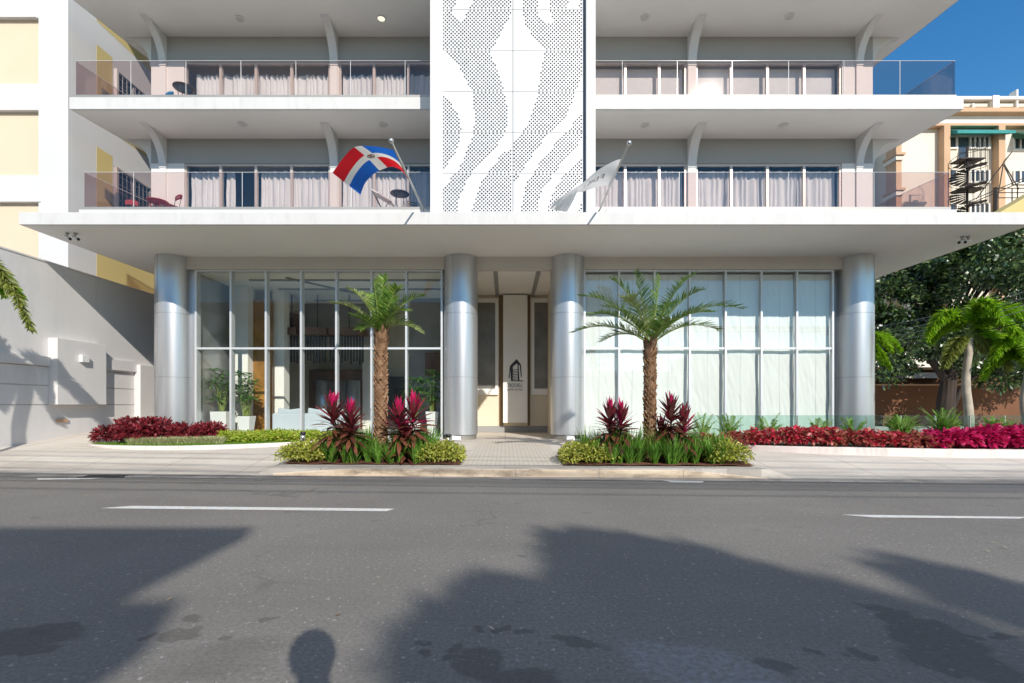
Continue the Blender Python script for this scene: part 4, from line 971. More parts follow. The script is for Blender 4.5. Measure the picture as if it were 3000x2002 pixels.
tr_.build('tread', M['rust'], st); rl.build('handrail', M['rust'], st)
for zz in (zhi, Z(556, yc)):
    MB().box(xc - .55, xc + .85, yc - .2, yc + .5, zz, zz + .06).build('landing', M['rust'], st)
    g = MB()
    for i in range(9): g.bar((xc + i*.1, yc - .2, zz), (xc + i*.1, yc - .2, zz + .9), .012, 4)
    g.bar((xc, yc - .2, zz + .9), (xc + .85, yc - .2, zz + .9), .02, 4); g.build('landing_rail', M['rust'], st)
fs = thing('iron_footbridge', (28, 26, 8), 'rusty iron frame with sloping handrails right of the spiral staircase', 'frame')
mb = MB(); yq = 26
def q(a, b_, r=.026): mb.bar(P3(a[0], a[1], yq), P3(b_[0], b_[1], yq), r, 5)
q((2840,598),(3060,505)); q((2840,590),(3060,497)); q((2860,584),(2965,445)); q((2965,445),(2940,475)); q((2940,478),(2920,600)); q((2940,478),(2965,520)); q((2940,478),(2985,555)); q((2938,478),(2970,545)); q((2940,478),(2925,500))
q((2920,552),(3060,552)); q((2920,565),(3060,565)); q((2920,580),(3060,580)); q((2965,552),(2965,620)); q((2981,540),(2981,620)); q((2916,550),(2916,640), .09)
mb.build('frame_bars', M['rust'], fs)
# sloped roof and ground-level structures at right
MB().prism([P3(2930, 622, 25), P3(3060, 545, 25), P3(3200, 545, 25), P3(3200, 640, 25), P3(2930, 640, 25)], (0, 1, 0)).build('gable', M['yellow'], ob)
MB().prism([P3(2890, 706, 24), P3(3040, 664, 24), P3(3200, 640, 24), P3(3200, 660, 24), P3(2915, 735, 24)], (0, 3, 0)).build('canopy_roof', M['far_orange'], ob)
bwall = thing('garden_wall', (20, 27, 0), 'long brown rendered garden wall under the dark tree', 'wall')
MB().box(X(2540, 27), 60, 27, 27.3, -.2, Z(1130, 27)).build('wall_body', M['brownwall'], bwall)
MB().box(X(2540, 27), 60, 26.95, 27.35, Z(1130, 27) + .001, Z(1126, 27)).build('coping', M['far_orange'], bwall)
sh = thing('low_outbuilding', (24, 31, 0), 'low brown outbuilding with pale eave behind the garden wall', 'building')
MB().box(X(2560, 29), 60, 29, 34, -.2, Z(1085, 29)).build('wall', M['brownwall'], sh)
MB().box(X(2640, 28.6), X(2760, 28.6), 28.6, 34, Z(1108, 28.6), Z(1092, 28.6)).build('eave', M['far_white'], sh)
MB().box(X(2560, 28.5), 60, 28.5, 34, Z(1085, 29) + .01, Z(1078, 29)).build('roof', M['far_orange'], sh)
# things far behind so that nothing ends in a void
bb = thing('rear_building', (0, 60, 0), 'pale block far behind the trees at the right', 'building')
MB().box(30, 75, 60, 70, 0, 10).build('wall', M['far_cream'], bb)

# glass fence on the right planter
def zsoil(x): return .42
gf = thing('glass_fence', (9, 15.4, .4), 'low greenish glass fence with slim steel posts along the right planter', 'fence')
YG = 15.45
zt = Z(1217, YG)
k = 0; x0g = X(2030, YG); 
while x0g < 19.5:
    x1g = x0g + 1.12
    MB().box(x0g + .02, x1g - .02, YG - .008, YG + .008, .3, zt).build('pane', M['glass_green'], gf)
    MB().box(x1g - .018, x1g + .018, YG - .02, YG + .02, .2, zt - .01).build('post', M['steel'], gf)
    x0g = x1g

# ================================================================ planters
# left lawn with curved kerb
LK = [(-13.0, 15.1), (-12.75, 14.55), (-12.2, 14.15), (-11.4, 13.85), (-10.5, 13.62), (-9.6, 13.5), (-8.7, 13.6), (-7.9, 13.85), (-7.1, 14.25), (-6.3, 14.9), (-5.7, 15.6), (-5.4, 16.4)]
def strip_kerb(pts, wd, ztop, name, m, label):
    mb = MB(); P_ = [Vector((x, y, 0)) for x, y in pts]; n = len(P_); b0 = len(mb.v)
    for i, p in enumerate(P_):
        t_ = (P_[min(i+1, n-1)] - P_[max(i-1, 0)]).normalized(); nr = Vector((-t_.y, t_.x, 0))
        zg = ground_z(p.x, p.y) - .05; zt_ = ztop(p.x)
        a, b_ = p, p + nr * wd
        mb.v += [(a.x, a.y, zg), (a.x, a.y, zt_ - .02), (a.x + nr.x*.02, a.y + nr.y*.02, zt_), (b_.x, b_.y, zt_), (b_.x, b_.y, zg)]
    for i in range(n - 1):
        for k in range(4): mb.f.append((b0+i*5+k, b0+(i+1)*5+k, b0+(i+1)*5+k+1, b0+i*5+k+1)); mb.m.append(0)
    mb.f.append(tuple(b0 + k for k in range(5))); mb.m.append(0); mb.f.append(tuple(b0 + (n-1)*5 + k for k in range(4, -1, -1))); mb.m.append(0)
    o = mb.build(name, m); o['kind'] = 'structure'; o['label'] = label
def lz(x): return lerp(.36, .40, sstep(-13, -6, x))
def fine(pts, k=5):
    out = []
    for i in range(len(pts) - 1):
        for j in range(k):
            out.append(flag_curve(pts, (i + j / k) / (len(pts) - 1)))
    return out + [pts[-1]]
strip_kerb(fine(LK), .16, lz, 'kerb', M['kerb_w'], 'curved white kerb around the left lawn')
def inner(pts, off, Yb, z, n=60):
    P_ = fine(pts, 6); mb = MB()
    def fn(u, v):
        x, y = flag_curve(pts, u); y0 = y + off
        return (x, lerp(y0, max(Yb, y0 + .01), v), z(x))
    mb.grid(fn, n, 12); return mb
lawnm = mat('short_turf', (0.10, 0.20, 0.025), 0.95, var=0.3, scale=9, bump=0.8, bscale=120)
struct(inner(LK, .1, YF - .08, lambda x: lz(x) - .012), 'lawn', lawnm)
RK = [(5.9, 15.3), (6.15, 14.6), (6.55, 13.9), (7.1, 13.25), (7.8, 12.72), (8.6, 12.35), (9.6, 12.08), (10.8, 11.85), (12.2, 11.68), (14, 11.5), (16.5, 11.3), (20, 11.0)]
def rz(x): return lerp(.40, .45, sstep(6, 9, x)) + .0
strip_kerb(fine(RK), .18, rz, 'kerb', M['kerb_w'], 'curved white kerb under the crimson foliage at the right')
struct(inner(RK, .1, YF - .08, lambda x: rz(x) - .02), 'planter_soil', M['soil_d'])

random.seed(11)
def rdir(zmin=-.3):
    while True:
        v = Vector((jit(1), jit(1), jit(1)))
        if .1 < v.length < 1 and v.z / v.length > zmin: return v.normalized()
def leafball(mb, c, rx, ry, rz_, n, L, W, mi=0, zmin=-.1, shell=.65, droop=.4, mfn=None):
    c = Vector(c)
    for _ in range(n):
        d = rdir(zmin); rr = shell + (1 - shell) * random.random()
        p = c + Vector((d.x * rx * rr, d.y * ry * rr, d.z * rz_ * rr))
        dd = (d + rdir(-1) * .9 + Vector((0, 0, .25))).normalized(); sd = dd.cross(rdir(-1)).normalized()
        mb.leaf(p, dd, sd, L * random.uniform(.6, 1.2), W * random.uniform(.7, 1.2), droop, mfn(p) if mfn else mi, 2, .3, .45)

# golden shrubs in the island beds
def golden(px0, px1, pyt, Y, h, label):
    xa, xb = X(px0, Y), X(px1, Y); xc = (xa + xb) / 2; zg = ground_z(xc, Y)
    t = thing('golden_shrub', (xc, Y, zg), label, 'shrub', 'golden variegated shrubs at the bed ends')
    mb = MB(); n = max(3, int((xb - xa) / .16))
    for i in range(n):
        u = (i + .5) / n; x = lerp(xa + .12, xb - .12, u); hh = h * (.72 + .28 * math.sin(math.pi * u)) * random.uniform(.9, 1.1)
        for dy in (-.32, 0.0, .32):
            leafball(mb, (x, Y + dy + jit(.08), zg + hh * .5), .2, .24, hh * .52, 150, .075, .042, zmin=-.6, shell=.55)
    mb.build('foliage', M['duranta'], t)
    s_ = MB()
    for i in range(10):
        x = lerp(xa + .1, xb - .1, random.random()); s_.tube([(x, Y + jit(.2), zg), (x + jit(.1), Y + jit(.2), zg + h * .6)], [.012, .005], 5)
    s_.build('stem', M['bark'], t)
golden(830, 962, 1305, yedge(-4.5) + .72, .50, 'golden shrub at the far left end of the left bed')
golden(1222, 1362, 1300, yedge(-1.4) + .80, .52, 'golden shrub left of the entrance path')
golden(1638, 1802, 1305, yedge(1.8) + .80, .50, 'golden shrub right of the entrance path')
golden(2052, 2183, 1312, yedge(4.7) + .78, .52, 'golden shrub at the far right end of the right bed')
# mulch beds
for xa, xb in ((-4.95, -.98), (1.28, 5.35)):
    mb = MB(); mb.grid(lambda u, v: (lerp(xa, xb, u), yedge(lerp(xa, xb, u)) + .265 + 1.9 * v, ground_z(lerp(xa, xb, u), 11) + .02 + .03 * math.sin(math.pi * v) + .012 * math.sin(u * 31 + v * 9)), 24, 8); struct(mb, 'mulch_bed', M['soil'], smooth=True)
# strap-leaf clumps
def clump_mesh(seed, nb, h):
    random.seed(seed); mb = MB()
    for i in range(nb):
        a = random.uniform(0, 2 * math.pi); lean = random.uniform(.05, .55) ** 1.0
        d = Vector((math.cos(a) * lean, math.sin(a) * lean, 1)).normalized(); sd = Vector((-math.sin(a), math.cos(a), 0))
        if random.random() < .5: sd = (sd + Vector((math.cos(a), math.sin(a), 0)) * jit(1)).normalized()
        mb.leaf((jit(.06), jit(.06), 0), d, sd, h * random.uniform(.55, 1.15), .024, random.uniform(.15, .8), 0, 5, .8, .5)
    for i in range(10):
        a = random.uniform(0, 6.28); mb.leaf((jit(.05), jit(.05), -.01), (math.cos(a)*.3, math.sin(a)*.3, 1), (-math.sin(a), math.cos(a), 0), .22, .05, .1, 1, 3, .9, .5)
    return mb
protos = []
for k in range(4):
    o = clump_mesh(40 + k, 105, .82 if k % 2 else .72).build('strap_leaf_plant', [M['strap'], M['strapbase']]); protos.append(o)
random.seed(5); used = set()
def clump(x, y, label, group, sc=1.0):
    k = random.randrange(4); o = protos[k]
    if k in used: o = o.copy(); C.objects.link(o)
    used.add(k)
    o.location = (x * S, y * S, (ground_z(x, y) + .02) * S); o.rotation_euler = (jit(.08), jit(.08), random.uniform(0, 6.28)); q = sc * random.uniform(.85, 1.15); o.scale = (q, q, q)
    tag(o, label, 'strap-leaf plant', group)
for i in range(30):
    x = lerp(-4.05, -1.85, (i % 10) / 9) + jit(.12); row = i // 10
    if -3.2 < x < -2.75 and row > 0: continue
    front = row == 0
    clump(x, yedge(x) + (.50, .85, 1.25)[row] + jit(.09), 'green strap-leaf clump at the kerb in front of the left palm' if front else 'taller green strap-leaf clump beside or behind the left palm trunk', 'clumps in front of the left palm' if front else 'clumps behind the left palm', .8 if front else .95)
for i in range(36):
    x = lerp(2.0, 4.75, (i % 12) / 11) + jit(.12); row = i // 12; front = row == 0
    clump(x, yedge(x) + (.50, .85, 1.3)[row] + jit(.09), 'green strap-leaf clump at the kerb in front of the right palm' if front else 'taller green strap-leaf clump beside or behind the right palm trunk', 'clumps in front of the right palm' if front else 'clumps behind the right palm', .8 if front else .95)
for k in range(4):
    if k not in used: bpy.data.objects.remove(protos[k])

# cordylines
def cordyline(x, y, stems, label, pink=.3, seed=1, sc=1.0):
    random.seed(seed); zg = ground_z(x, y)
    t = thing('cordyline_plant', (x, y, zg), label, 'red-leaved plant', 'red cordylines beside the palms')
    s_ = MB(); mb = MB()
    for (dx, dy, h) in stems:
        top = Vector((x + dx, y + dy, zg + h)); s_.tube([(x + dx * .5, y + dy * .5, zg), top], [.022, .014], 6)
        n = 72
        for i in range(n):
            u = i / (n - 1); a = i * 2.4 + seed
            el = lerp(-.35, 1.45, u ** .8); 
            d = Vector((math.cos(a) * math.cos(el), math.sin(a) * math.cos(el), math.sin(el)))
            sd = Vector((-math.sin(a), math.cos(a), 0)); sd = (sd + Vector((0, 0, jit(.5)))).normalized()
            mi = 0 if u > 1 - pink else (1 if u > .38 else 2)
            if mi == 1 and random.random() < .15: mi = 0
            L = .60 * random.uniform(.8, 1.15) * (1 - .25 * u) * sc
            mb.leaf(top + Vector((0, 0, lerp(-.60, .0, u) * sc)), d, sd, L, lerp(.125, .085, u) * sc * random.uniform(.8, 1.15), lerp(.85, .1, u), mi, 5, .25, .45)
    mb.build('foliage', [M['c_pink'], M['c_mar'], M['c_brown']], t); s_.build('stem', M['bark'], t)
cordyline(X(1018, 11.0), 11.0, [(-.27, -.15, 1.24), (.17, -.3, 1.1), (.02, .1, .66)], 'cordyline with two hot pink plumes left of the left palm trunk', .2, 3)
cordyline(X(1190, 11.0), 11.0, [(-.12, -.2, 1.1), (.19, -.1, 1.24), (.02, -.1, .62)], 'cordyline with pink tips right of the left palm trunk', .17, 4)
cordyline(X(1800, 10.9), 10.9, [(-.12, -.1, 1.12), (.13, -.1, 1.08), (.0, .1, .62)], 'dark cordyline with two red tips left of the right palm trunk', .12, 6, .92)
cordyline(X(1968, 10.9), 10.9, [(-.05, -.1, 1.24), (.24, -.1, 1.0), (-.2, .1, .7)], 'maroon cordyline without bright tips right of the right palm trunk', .03, 8, .92)

# ---- palms
def frond_mesh(mb, base, tip, arch, nl, LL, W, mi=0, plumose=False, up=Vector((0, 0, 1)), v=.55):
    base = Vector(base); tip = Vector(tip); mid = (base + tip) / 2 + Vector((0, 0, arch)); 
    def pt(t): return base * (1-t)**2 + mid * 2*t*(1-t) + tip * t*t
    pts = [pt(i / 12) for i in range(13)]
    mb.tube(pts, [lerp(.022, .004, i / 12) for i in range(13)], 5, 1)
    for i in range(nl):
        t = lerp(.14, 1, i / (nl - 1)); p = pt(t); tg = (pt(min(1, t + .02)) - pt(max(0, t - .02))).normalized()
        sd = tg.cross(up)
        if sd.length < .05: sd = tg.cross(Vector((0, 1, 0)))
        sd.normalize(); nr = sd.cross(tg)
        prof = (.4 + .6 * math.sin(math.pi * min(1, t * .85 + .12))) 
        for s_ in ((-1, 1) if not plumose else (-1, 1, -.4, .4, -.8, .8)):
            ang = v if not plumose else random.uniform(-1.2, 1.2)
            if plumose:
                d = (tg * random.uniform(.35, .8) + sd * (1 if s_ > 0 else -1) * math.cos(ang) + nr * math.sin(ang) * .9).normalized()
            else:
                d = (tg * (lerp(.42, 1.0, t) + jit(.16)) + sd * s_ + nr * (v + jit(.30))).normalized()
            w_ = d.cross(nr).normalized() if not plumose else d.cross(rdir(-1)).normalized()
            w2 = (w_ + nr * jit(.7)).normalized()
            mb.leaf(p, d, w2, LL * prof * random.uniform(.85, 1.1), W, .28 if not plumose else .7, mi, 3, .5, .35)
def date_palm(px, Yp, pyc, tips, label, seed, rt, LL, arch, pale=()):
    random.seed(seed); x = X(px, Yp); zg = ground_z(x, Yp); zc = Z(pyc, Yp)
    t = thing('date_palm', (x, Yp, zg), label, 'palm tree', 'small date palms in the beds')
    tr = MB(); n = 16; h = zc - zg
    lean = .03
    tr.tube([(x + lean * math.sin(i / n * 3) - .02, Yp, zg - .05 + h * i / n) for i in range(n + 1)], [rt * (1.12 - .22 * i / n + .05 * math.sin(i * 2.1)) for i in range(n + 1)], 14)
    rows_ = int(h / .055)
    for i in range(rows_):
        z = zg + i * .055; k = 9
        for j in range(k):
            a = 2 * math.pi * (j + (i % 2) * .5 + i * .06) / k; c_, s_ = math.cos(a), math.sin(a); rr = rt * (1.0 + .12 * (1 - z / 3.4)) * .97
            p = Vector((x + c_ * rr, Yp + s_ * rr, z)); tn = Vector((-s_, c_, 0))
            w_ = rt * .36 * random.uniform(.7, 1.1); out = random.uniform(.015, .06); hh = random.uniform(.05, .10)
            b0 = len(tr.v)
            tr.v += [tuple(p - tn * w_), tuple(p + tn * w_), tuple(p + tn * w_ * .5 + Vector((c_ * out, s_ * out, hh))), tuple(p - tn * w_ * .5 + Vector((c_ * out, s_ * out, hh))),
                     tuple(p - Vector((c_, s_, 0)) * .02 + Vector((0, 0, hh * 1.2)))]
            tr.f += [(b0, b0+1, b0+2, b0+3), (b0+3, b0+2, b0+4), (b0, b0+3, b0+4), (b0+1, b0+4, b0+2)]; tr.m += [0] * 4
    for i in range(60):       # cut leaf bases under the crown
        a = random.uniform(0, 6.28); z = zc - random.uniform(-.05, .35); d = Vector((math.cos(a) * .5, math.sin(a) * .5, 1))
        tr.leaf((x + math.cos(a) * rt * .8, Yp + math.sin(a) * rt * .8, z - .1), d, (-math.sin(a), math.cos(a), 0), random.uniform(.15, .32), .05, -.1, 0, 3, 1, .6)
    tr.build('trunk', M['palmtrunk'], t)
    for i, (tx, ty, dy) in enumerate(tips):
        mb = MB(); Yt = Yp + dy
        base = Vector((x + jit(.05), Yp + jit(.05), zc - .02 + jit(.05))); tip = P3(tx, ty, Yt)
        ln = (tip - base).length
        ar = arch * ln * (1 if abs(tip.x - x) > .35 * ln else .35)
        frond_mesh(mb, base, tip, ar, int(34 + ln * 17), LL * 1.05, .023, 0, v=.5)
        mb.build('frond', [M['phoenix_y'] if i in pale else M['phoenix'], M['rachis']], t)
T1 = [(976,890,-.15),(1024,850,.15),(1096,824,-.1),(1124,810,.2),(1164,842,-.35),(1240,868,.0),(1230,972,-.3),(1188,912,-.9),(1056,968,-.7),(1040,925,-.9),(1070,862,.8),(1198,950,.5),(1150,860,.9)]
date_palm(1116, 11.15, 968, T1, 'left date palm with compact crown between two pink cordylines', 21, .128, .34, .28, pale=(0, 1, 6))
T2 = [(1678,975,-.1),(1703,868,.3),(1726,925,-.7),(1790,818,.3),(1862,800,-.1),(1935,812,-.1),(2030,808,.2),(2056,850,-.6),(2085,915,-.9),(2174,905,.1),(2106,968,.3),(1775,900,.8),(1830,870,-.9),(1980,890,.9),(1762,1000,.6),(1965,935,-1.0)]
date_palm(1904, 11.0, 1002, T2, 'right date palm with wide arching crown in front of the white papered glass', 22, .118, .36, .30, pale=(12,))

# foxtail palms: one at the left out of frame reaching in, two at the right
def foxtail(x, y, zc, fr, label, seed, rt=.1, LL=.42, old=()):
    random.seed(seed); zg = ground_z(x, y)
    t = thing('foxtail_palm', (x, y, zg), label, 'palm tree', 'foxtail palms')
    MB().tube([(x + .06 * math.sin(i), y, zg - .1 + (zc - zg) * i / 8) for i in range(9)], [rt * (1.1 - .35 * i / 8) for i in range(9)], 12).build('trunk', M['palebark'], t, True)
    for i, (dx, dy, dz, ar) in enumerate(fr):
        mb = MB(); frond_mesh(mb, (x, y, zc), (x + dx, y + dy, zc + dz), ar, 120, LL * .95, .044, 0, True)
        mb.build('frond', [M['foxtail_o'] if i in old else M['foxtail'], M['rachis']], t)
foxtail(-13.0, 10.9, 4.75, [(2.3,-.1,-1.5,1.9),(1.2,.8,-.6,1.0),(-1.4,.3,-.7,1.0),(-.9,-1.1,-.5,1.0),(.3,-1.4,-.7,1.1),(.2,1.3,-.4,1.0),(.9,-1.0,-.3,.9)], 'foxtail palm frond arching in at the left edge in front of the grey wall', 31, LL=.33, old=(0,))
YK = 16.0
xk = X(2835, YK)
foxtail(xk, YK, Z(985, YK), [(.15,-.9,.35,1.7),(-1.35,0,-.1,1.6),(1.1,.3,.45,1.6),(2.0,-.3,.0,1.9),(.7,-1.0,-.2,1.2),(-.5,.8,-.1,1.1),(1.6,.4,-.9,1.2),(1.7,-.5,-1.3,1.0),(-1.15,-.4,-1.05,.5),(1.2,-.2,-1.1,.4)], 'tall bright green foxtail palm with pale stem behind the glass fence', 32, .13, .42, old=(8, 9))
foxtail(X(3005, 15.6), 15.6, Z(1075, 15.6), [(-.4,.2,.6,1.4),(-1.25,-.2,.25,1.5),(1.2,0,.2,1.3),(-.7,-.8,.0,1.3),(.6,-.9,-.2,1.2),(-1.1,.3,-.35,1.3)], 'foxtail palm at the right edge of the photo', 33, .12, .42)
foxtail(X(2520, 19.5), 19.5, 4.0, [(1.5,-.2,-.25,1.0),(1.3,.5,-.7,.9),(-1.2,.3,-.5,1.0),(.5,-1.0,-.4,1.0),(.9,-.4,-1.0,.7)], 'foxtail palm half hidden behind the far right column', 34, .12, .34)

# ---- big dark trees at the right
def big_tree(x, y, zt, limbs, balls, label, seed, leafn, name='broadleaf_tree', lm='dark_tree', L=.22, W=.13):
    random.seed(seed)
    t = thing(name, (x, y, 0), label, 'tree')
    tr = MB(); tr.tube([(x, y, -.2), (x + .1, y, zt * .4), (x + .3, y, zt * .75), (x + .2, y, zt)], [.45, .36, .30, .2], 12)
    for (a, b_, r) in limbs:
        m_ = (Vector(a) + Vector(b_)) / 2 + Vector((0, 0, .4)); tr.tube([a, m_, b_], [r, r * .7, r * .3], 8)
    for (c, r) in balls:
        if random.random() < .6: tr.tube([(x + .2, y, zt * .9), ((x + c[0]) / 2, (y + c[1]) / 2, (zt + c[2]) / 2 + .2), c], [.10, .07, .03], 6)
    tr.build('trunk', M['bark'], t)
    mb = MB(); tot = sum(r * r for _, r in balls)
    for c, r in balls:
        n = int(leafn * r * r / tot); sub = max(3, int(r * r * 5))
        cs = [Vector(c) + rdir(-1) * r * random.uniform(.45, 1.0) for _ in range(sub)]
        for q_ in range(sub):
            leafball(mb, cs[q_], r * .42, r * .42, r * .30, n // sub, L, W, zmin=-1, shell=.2, droop=.6)
    mb.build('crown', M[lm], t)
balls = []
random.seed(3)
for i in range(30):
    px = random.uniform(2560, 3150); py = random.uniform(750, 1080); Yb = random.uniform(21.5, 25.5)
    balls.append((tuple(P3(px, py, Yb)), random.uniform(1.1, 1.7)))
for i in range(7):
    balls.append((tuple(P3(random.uniform(2560, 2700), random.uniform(930, 1085), 24.5)), 1.1))
for i in range(12):
    px = 2600 + i * 50; balls.append((tuple(P3(px, 862 - (px - 2560) * .34 + random.uniform(-10, 30), 23.5)), 1.15))
xt = X(2765, 24)
big_tree(xt, 24, 4.2, [((xt + .3, 24, 3), (xt + 2.8, 23, 5.5), .2), ((xt + .1, 24, 2.8), (xt - 3, 23.5, 5.5), .2), ((xt + .2, 24, 1.0), (xt + 1.6, 24, 3.0), .16)], balls, 'large dense dark green tree behind the glass fence and palms', 51, 52000)

# overhead cables in front of the dark tree
cb = thing('overhead_cables', (20, 20, 6), 'bundle of overhead cables crossing in front of the dark tree', 'cables')
for k, (p0, p1, yy0, yy1) in enumerate(((955,850,22,14),(962,856,22,14),(975,868,22,14),(982,874,22,14),(990,888,21.5,14),(1016,940,21,14),(1003,905,21.5,14))):
    a = P3(2590, p0, yy0); b_ = P3(3020, p1, yy1); pts = []
    for i in range(15):
        u = i / 14 * 1.5 - .2; p = a.lerp(b_, u); p.z -= .35 * 4 * max(0, u) * (1 - u) * .25; pts.append(p)
    MB().tube(pts, .016 if k % 2 else .011, 5).build('cable', M['cable_g'] if k % 2 == 0 else M['cable'], cb)

# ---- left patch planting
def mound(name, label, cat, xs_, m, h, L, W, n, yoff, dep, group=None, kind=None):
    t = MB(); 
    for (x, y, r, hh) in xs_: leafball(t, (x, y, lz(x) + hh * .35), r, r * dep, hh * .65, n, L, W, zmin=-.25, shell=.5)
    c = xs_[len(xs_) // 2]; o = t.build(name, m, loc=(c[0], c[1], lz(c[0]))); tag(o, label, cat, group, kind); return o
random.seed(61)
A = []
for i in range(24):
    px = lerp(305, 500, random.random()); Yq = random.uniform(14.4, 15.6); A.append((X(px, Yq), Yq, .36, .78 if px > 350 else .55))
mound('red_leaf_shrub', 'dark red shrub mass in front of the left silver column', 'shrub', A, M['redshrub'], .5, .13, .065, 210, 0, 1)
A = []
for i in range(16):
    px = lerp(500, 640, random.random()); Yq = random.uniform(14.9, 15.9); A.append((X(px, Yq), Yq, .34, .58))
mound('red_leaf_shrub', 'lower maroon shrub mass at the foot of the first lobby panes', 'shrub', A, M['redshrub'], .5, .12, .06, 200, 0, 1)
mb = MB(); random.seed(62)
for i in range(5200):
    px = random.uniform(375, 655); u = random.random(); Yq = lerp(14.0, 14.75, u) + (.1 if px > 500 else -.05); x = X(px, Yq); a = random.uniform(0, 6.28)
    mb.leaf((x, Yq, lz(x) - .01), (math.cos(a)*.5, math.sin(a)*.5, 1), (-math.sin(a), math.cos(a), 0), random.uniform(.14, .34), .018, .7, 0, 3, .8, .5)
tag(mb.build('pale_grass', M['palegrass']), 'pale feathery ornamental grass in front of the dark red shrubs', 'grass', kind='stuff')
mb = MB()
for i in range(9000):
    px = random.uniform(640, 1010); Yq = random.uniform(14.6, 16.6); x = X(px, Yq)
    kk = flag_curve(LK, .5)
    ymin = 13.8 + max(0, (x + 8.0)) * .62
    if Yq < ymin: continue
    hh = .16 + .16 * (mnoise.noise(Vector((x * 1.7, Yq * 1.7, 0))) + .5); p = (x, Yq, lz(x) + random.random() * hh)
    d = rdir(.0); mb.leaf(p, d, d.cross(rdir(-1)).normalized(), .11, .05, .4, 0, 2, .3, .45)
tag(mb.build('lime_groundcover', M['lime']), 'lime and yellow ground cover below the lobby glass', 'ground cover', kind='stuff')
mb = MB()
for i in range(16000):
    u = random.random(); x, y = flag_curve(LK, u); y += .17 + random.random() ** 1.5 * 1.2; a = random.uniform(0, 6.28)
    mb.leaf((x, y, lz(x) - .015), (math.cos(a)*.5, math.sin(a)*.5, 1), (-math.sin(a), math.cos(a), 0), random.uniform(.04, .075), .012, .3, 0, 2, .8, .5)
tag(mb.build('lawn_grass', M['turf']), 'short bright green grass behind the white kerb', 'grass', kind='stuff')

# ---- right planter: crimson foliage and ferns
def kerb_at(x):
    for i in range(len(RK) - 1):
        if RK[i][0] <= x <= RK[i+1][0]: return lerp(RK[i][1], RK[i+1][1], (x - RK[i][0]) / (RK[i+1][0] - RK[i][0]))
    return RK[-1][1]
def crim(px0, px1, h, m, label, n=150, L=.13, W=.075):
    random.seed(int(px0)); xs_ = []
    Ym = 13.0
    for it in range(6): Ym = kerb_at(X((px0 + px1) / 2, Ym)) + .5
    xa, xb = X(px0, Ym), X(px1, Ym); k = max(6, int((xb - xa) * 9)); mb = MB()
    for i in range(k):
        x = lerp(xa, xb, (i + .5) / k) + jit(.05); y = kerb_at(x) + .28 + (i % 3) * .28 + jit(.06); hh = h * random.uniform(.8, 1.1)
        leafball(mb, (x, y, rz(x) + hh * .42), .22, .22, hh * .55, n, L, W, zmin=-.45, shell=.5, droop=.7)
    o = mb.build('crimson_plant', m, loc=((xa + xb) / 2, Ym, rz(xa))); tag(o, label, 'foliage plant', 'crimson foliage plants along the right kerb')
crim(2045, 2150, .42, M['coleus2'], 'dull red foliage plant beside the right bed, leftmost of its row')
crim(2150, 2215, .38, M['coleus2'], 'small brownish red foliage plant near the start of the right kerb')
crim(2205, 2310, .46, M['coleus'], 'rounded crimson foliage plant in front of the papered glass')
crim(2325, 2440, .48, M['coleus'], 'crimson foliage plant left of the far right column')
crim(2430, 2530, .46, M['coleus2'], 'mottled green and red foliage plant in front of the far right column')
crim(2530, 2632, .46, M['coleus'], 'crimson foliage plant just right of the far right column')
crim(2635, 2735, .36, M['coleus2'], 'low dull red foliage plant between two ferny plants')
crim(2730, 2892, .46, M['magenta'], 'bright magenta foliage plant right of the ferny plants', 150, .16, .09)
crim(2885, 3060, .56, M['magenta'], 'large hot pink foliage plant at the right edge of the photo', 170, .17, .10)
def fern(px, Y, h, spread, label, n=26, seed=1):
    random.seed(seed); x = X(px, Y)
    t = thing('fern', (x, Y, rz(x)), label, 'fern', 'ferny plants behind the crimson row')
    mb = MB()
    for i in range(n):
        a = random.uniform(0, 6.28); r = spread * random.uniform(.4, 1); hz = h * random.uniform(.45, 1.2)
        base = (x + jit(.1), Y + jit(.1), rz(x) - .02); tip = (x + math.cos(a) * r, Y + math.sin(a) * r * .6, rz(x) + hz)
        random_state = None
        frond_mesh(mb, base, tip, h * .35, 20, .10, .016, 0, v=.2)
    mb.build('foliage', [M['fern'], M['rachis']], t)
for i, (px, Y, h, sp, lb) in enumerate(((2060,14.9,.75,.5,'wispy fern beside the last cordyline, right bed side'),(2135,14.9,.75,.6,'wispy fern in front of the fifth papered pane'),(2250,14.6,.72,.65,'wispy fern in front of the sixth papered pane'),(2400,14.5,.62,.6,'wispy fern left of the far right column'),
        (2500,14.4,.6,.5,'sparse fern at the foot of the far right column'),(2640,13.9,.68,.6,'small rounded green fern right of the far right column'),(2765,13.9,.85,.75,'tallest bushy fern in front of the glass fence'),(2920,13.9,.62,.6,'fern partly hidden behind the hot pink foliage'))):
    fern(px, Y, h, sp, lb, 22 if px < 2600 else 60, 70 + i)

# ================================================================ lobby contents
lob = [((688, 726), 18.9, 'white'), ((798, 832), 19.6, 'white')]
for (a, b_), y, _ in lob:
    H(MB().box(X(a, y), X(b_, y), y, y + .5, .345, 6.24), 'lobby_column', M['int_white'])
H(MB().box(X(727, 19.3), X(797, 19.3), 19.3, 19.42, .345, Z(878, 19.3)), 'amber_wall_panel', M['amber'])
H(MB().box(X(826, 20.5), X(868, 20.5), 20.5, 21.2, Z(985, 20.5), Z(918, 20.5)), 'hanging_box', M['wood'])
fr = H(MB().box(X(905, 23.2), X(1060, 23.2), 23.2, 23.7, Z(1115, 23.2), Z(1083, 23.2)).box(X(905, 23.2), X(925, 23.2), 23.21, 23.7, .345, Z(1115, 23.2) - .002).box(X(1045, 23.2), X(1060, 23.2), 23.21, 23.7, .345, Z(1115, 23.2) - .002), 'reception_portal', M['wood'])
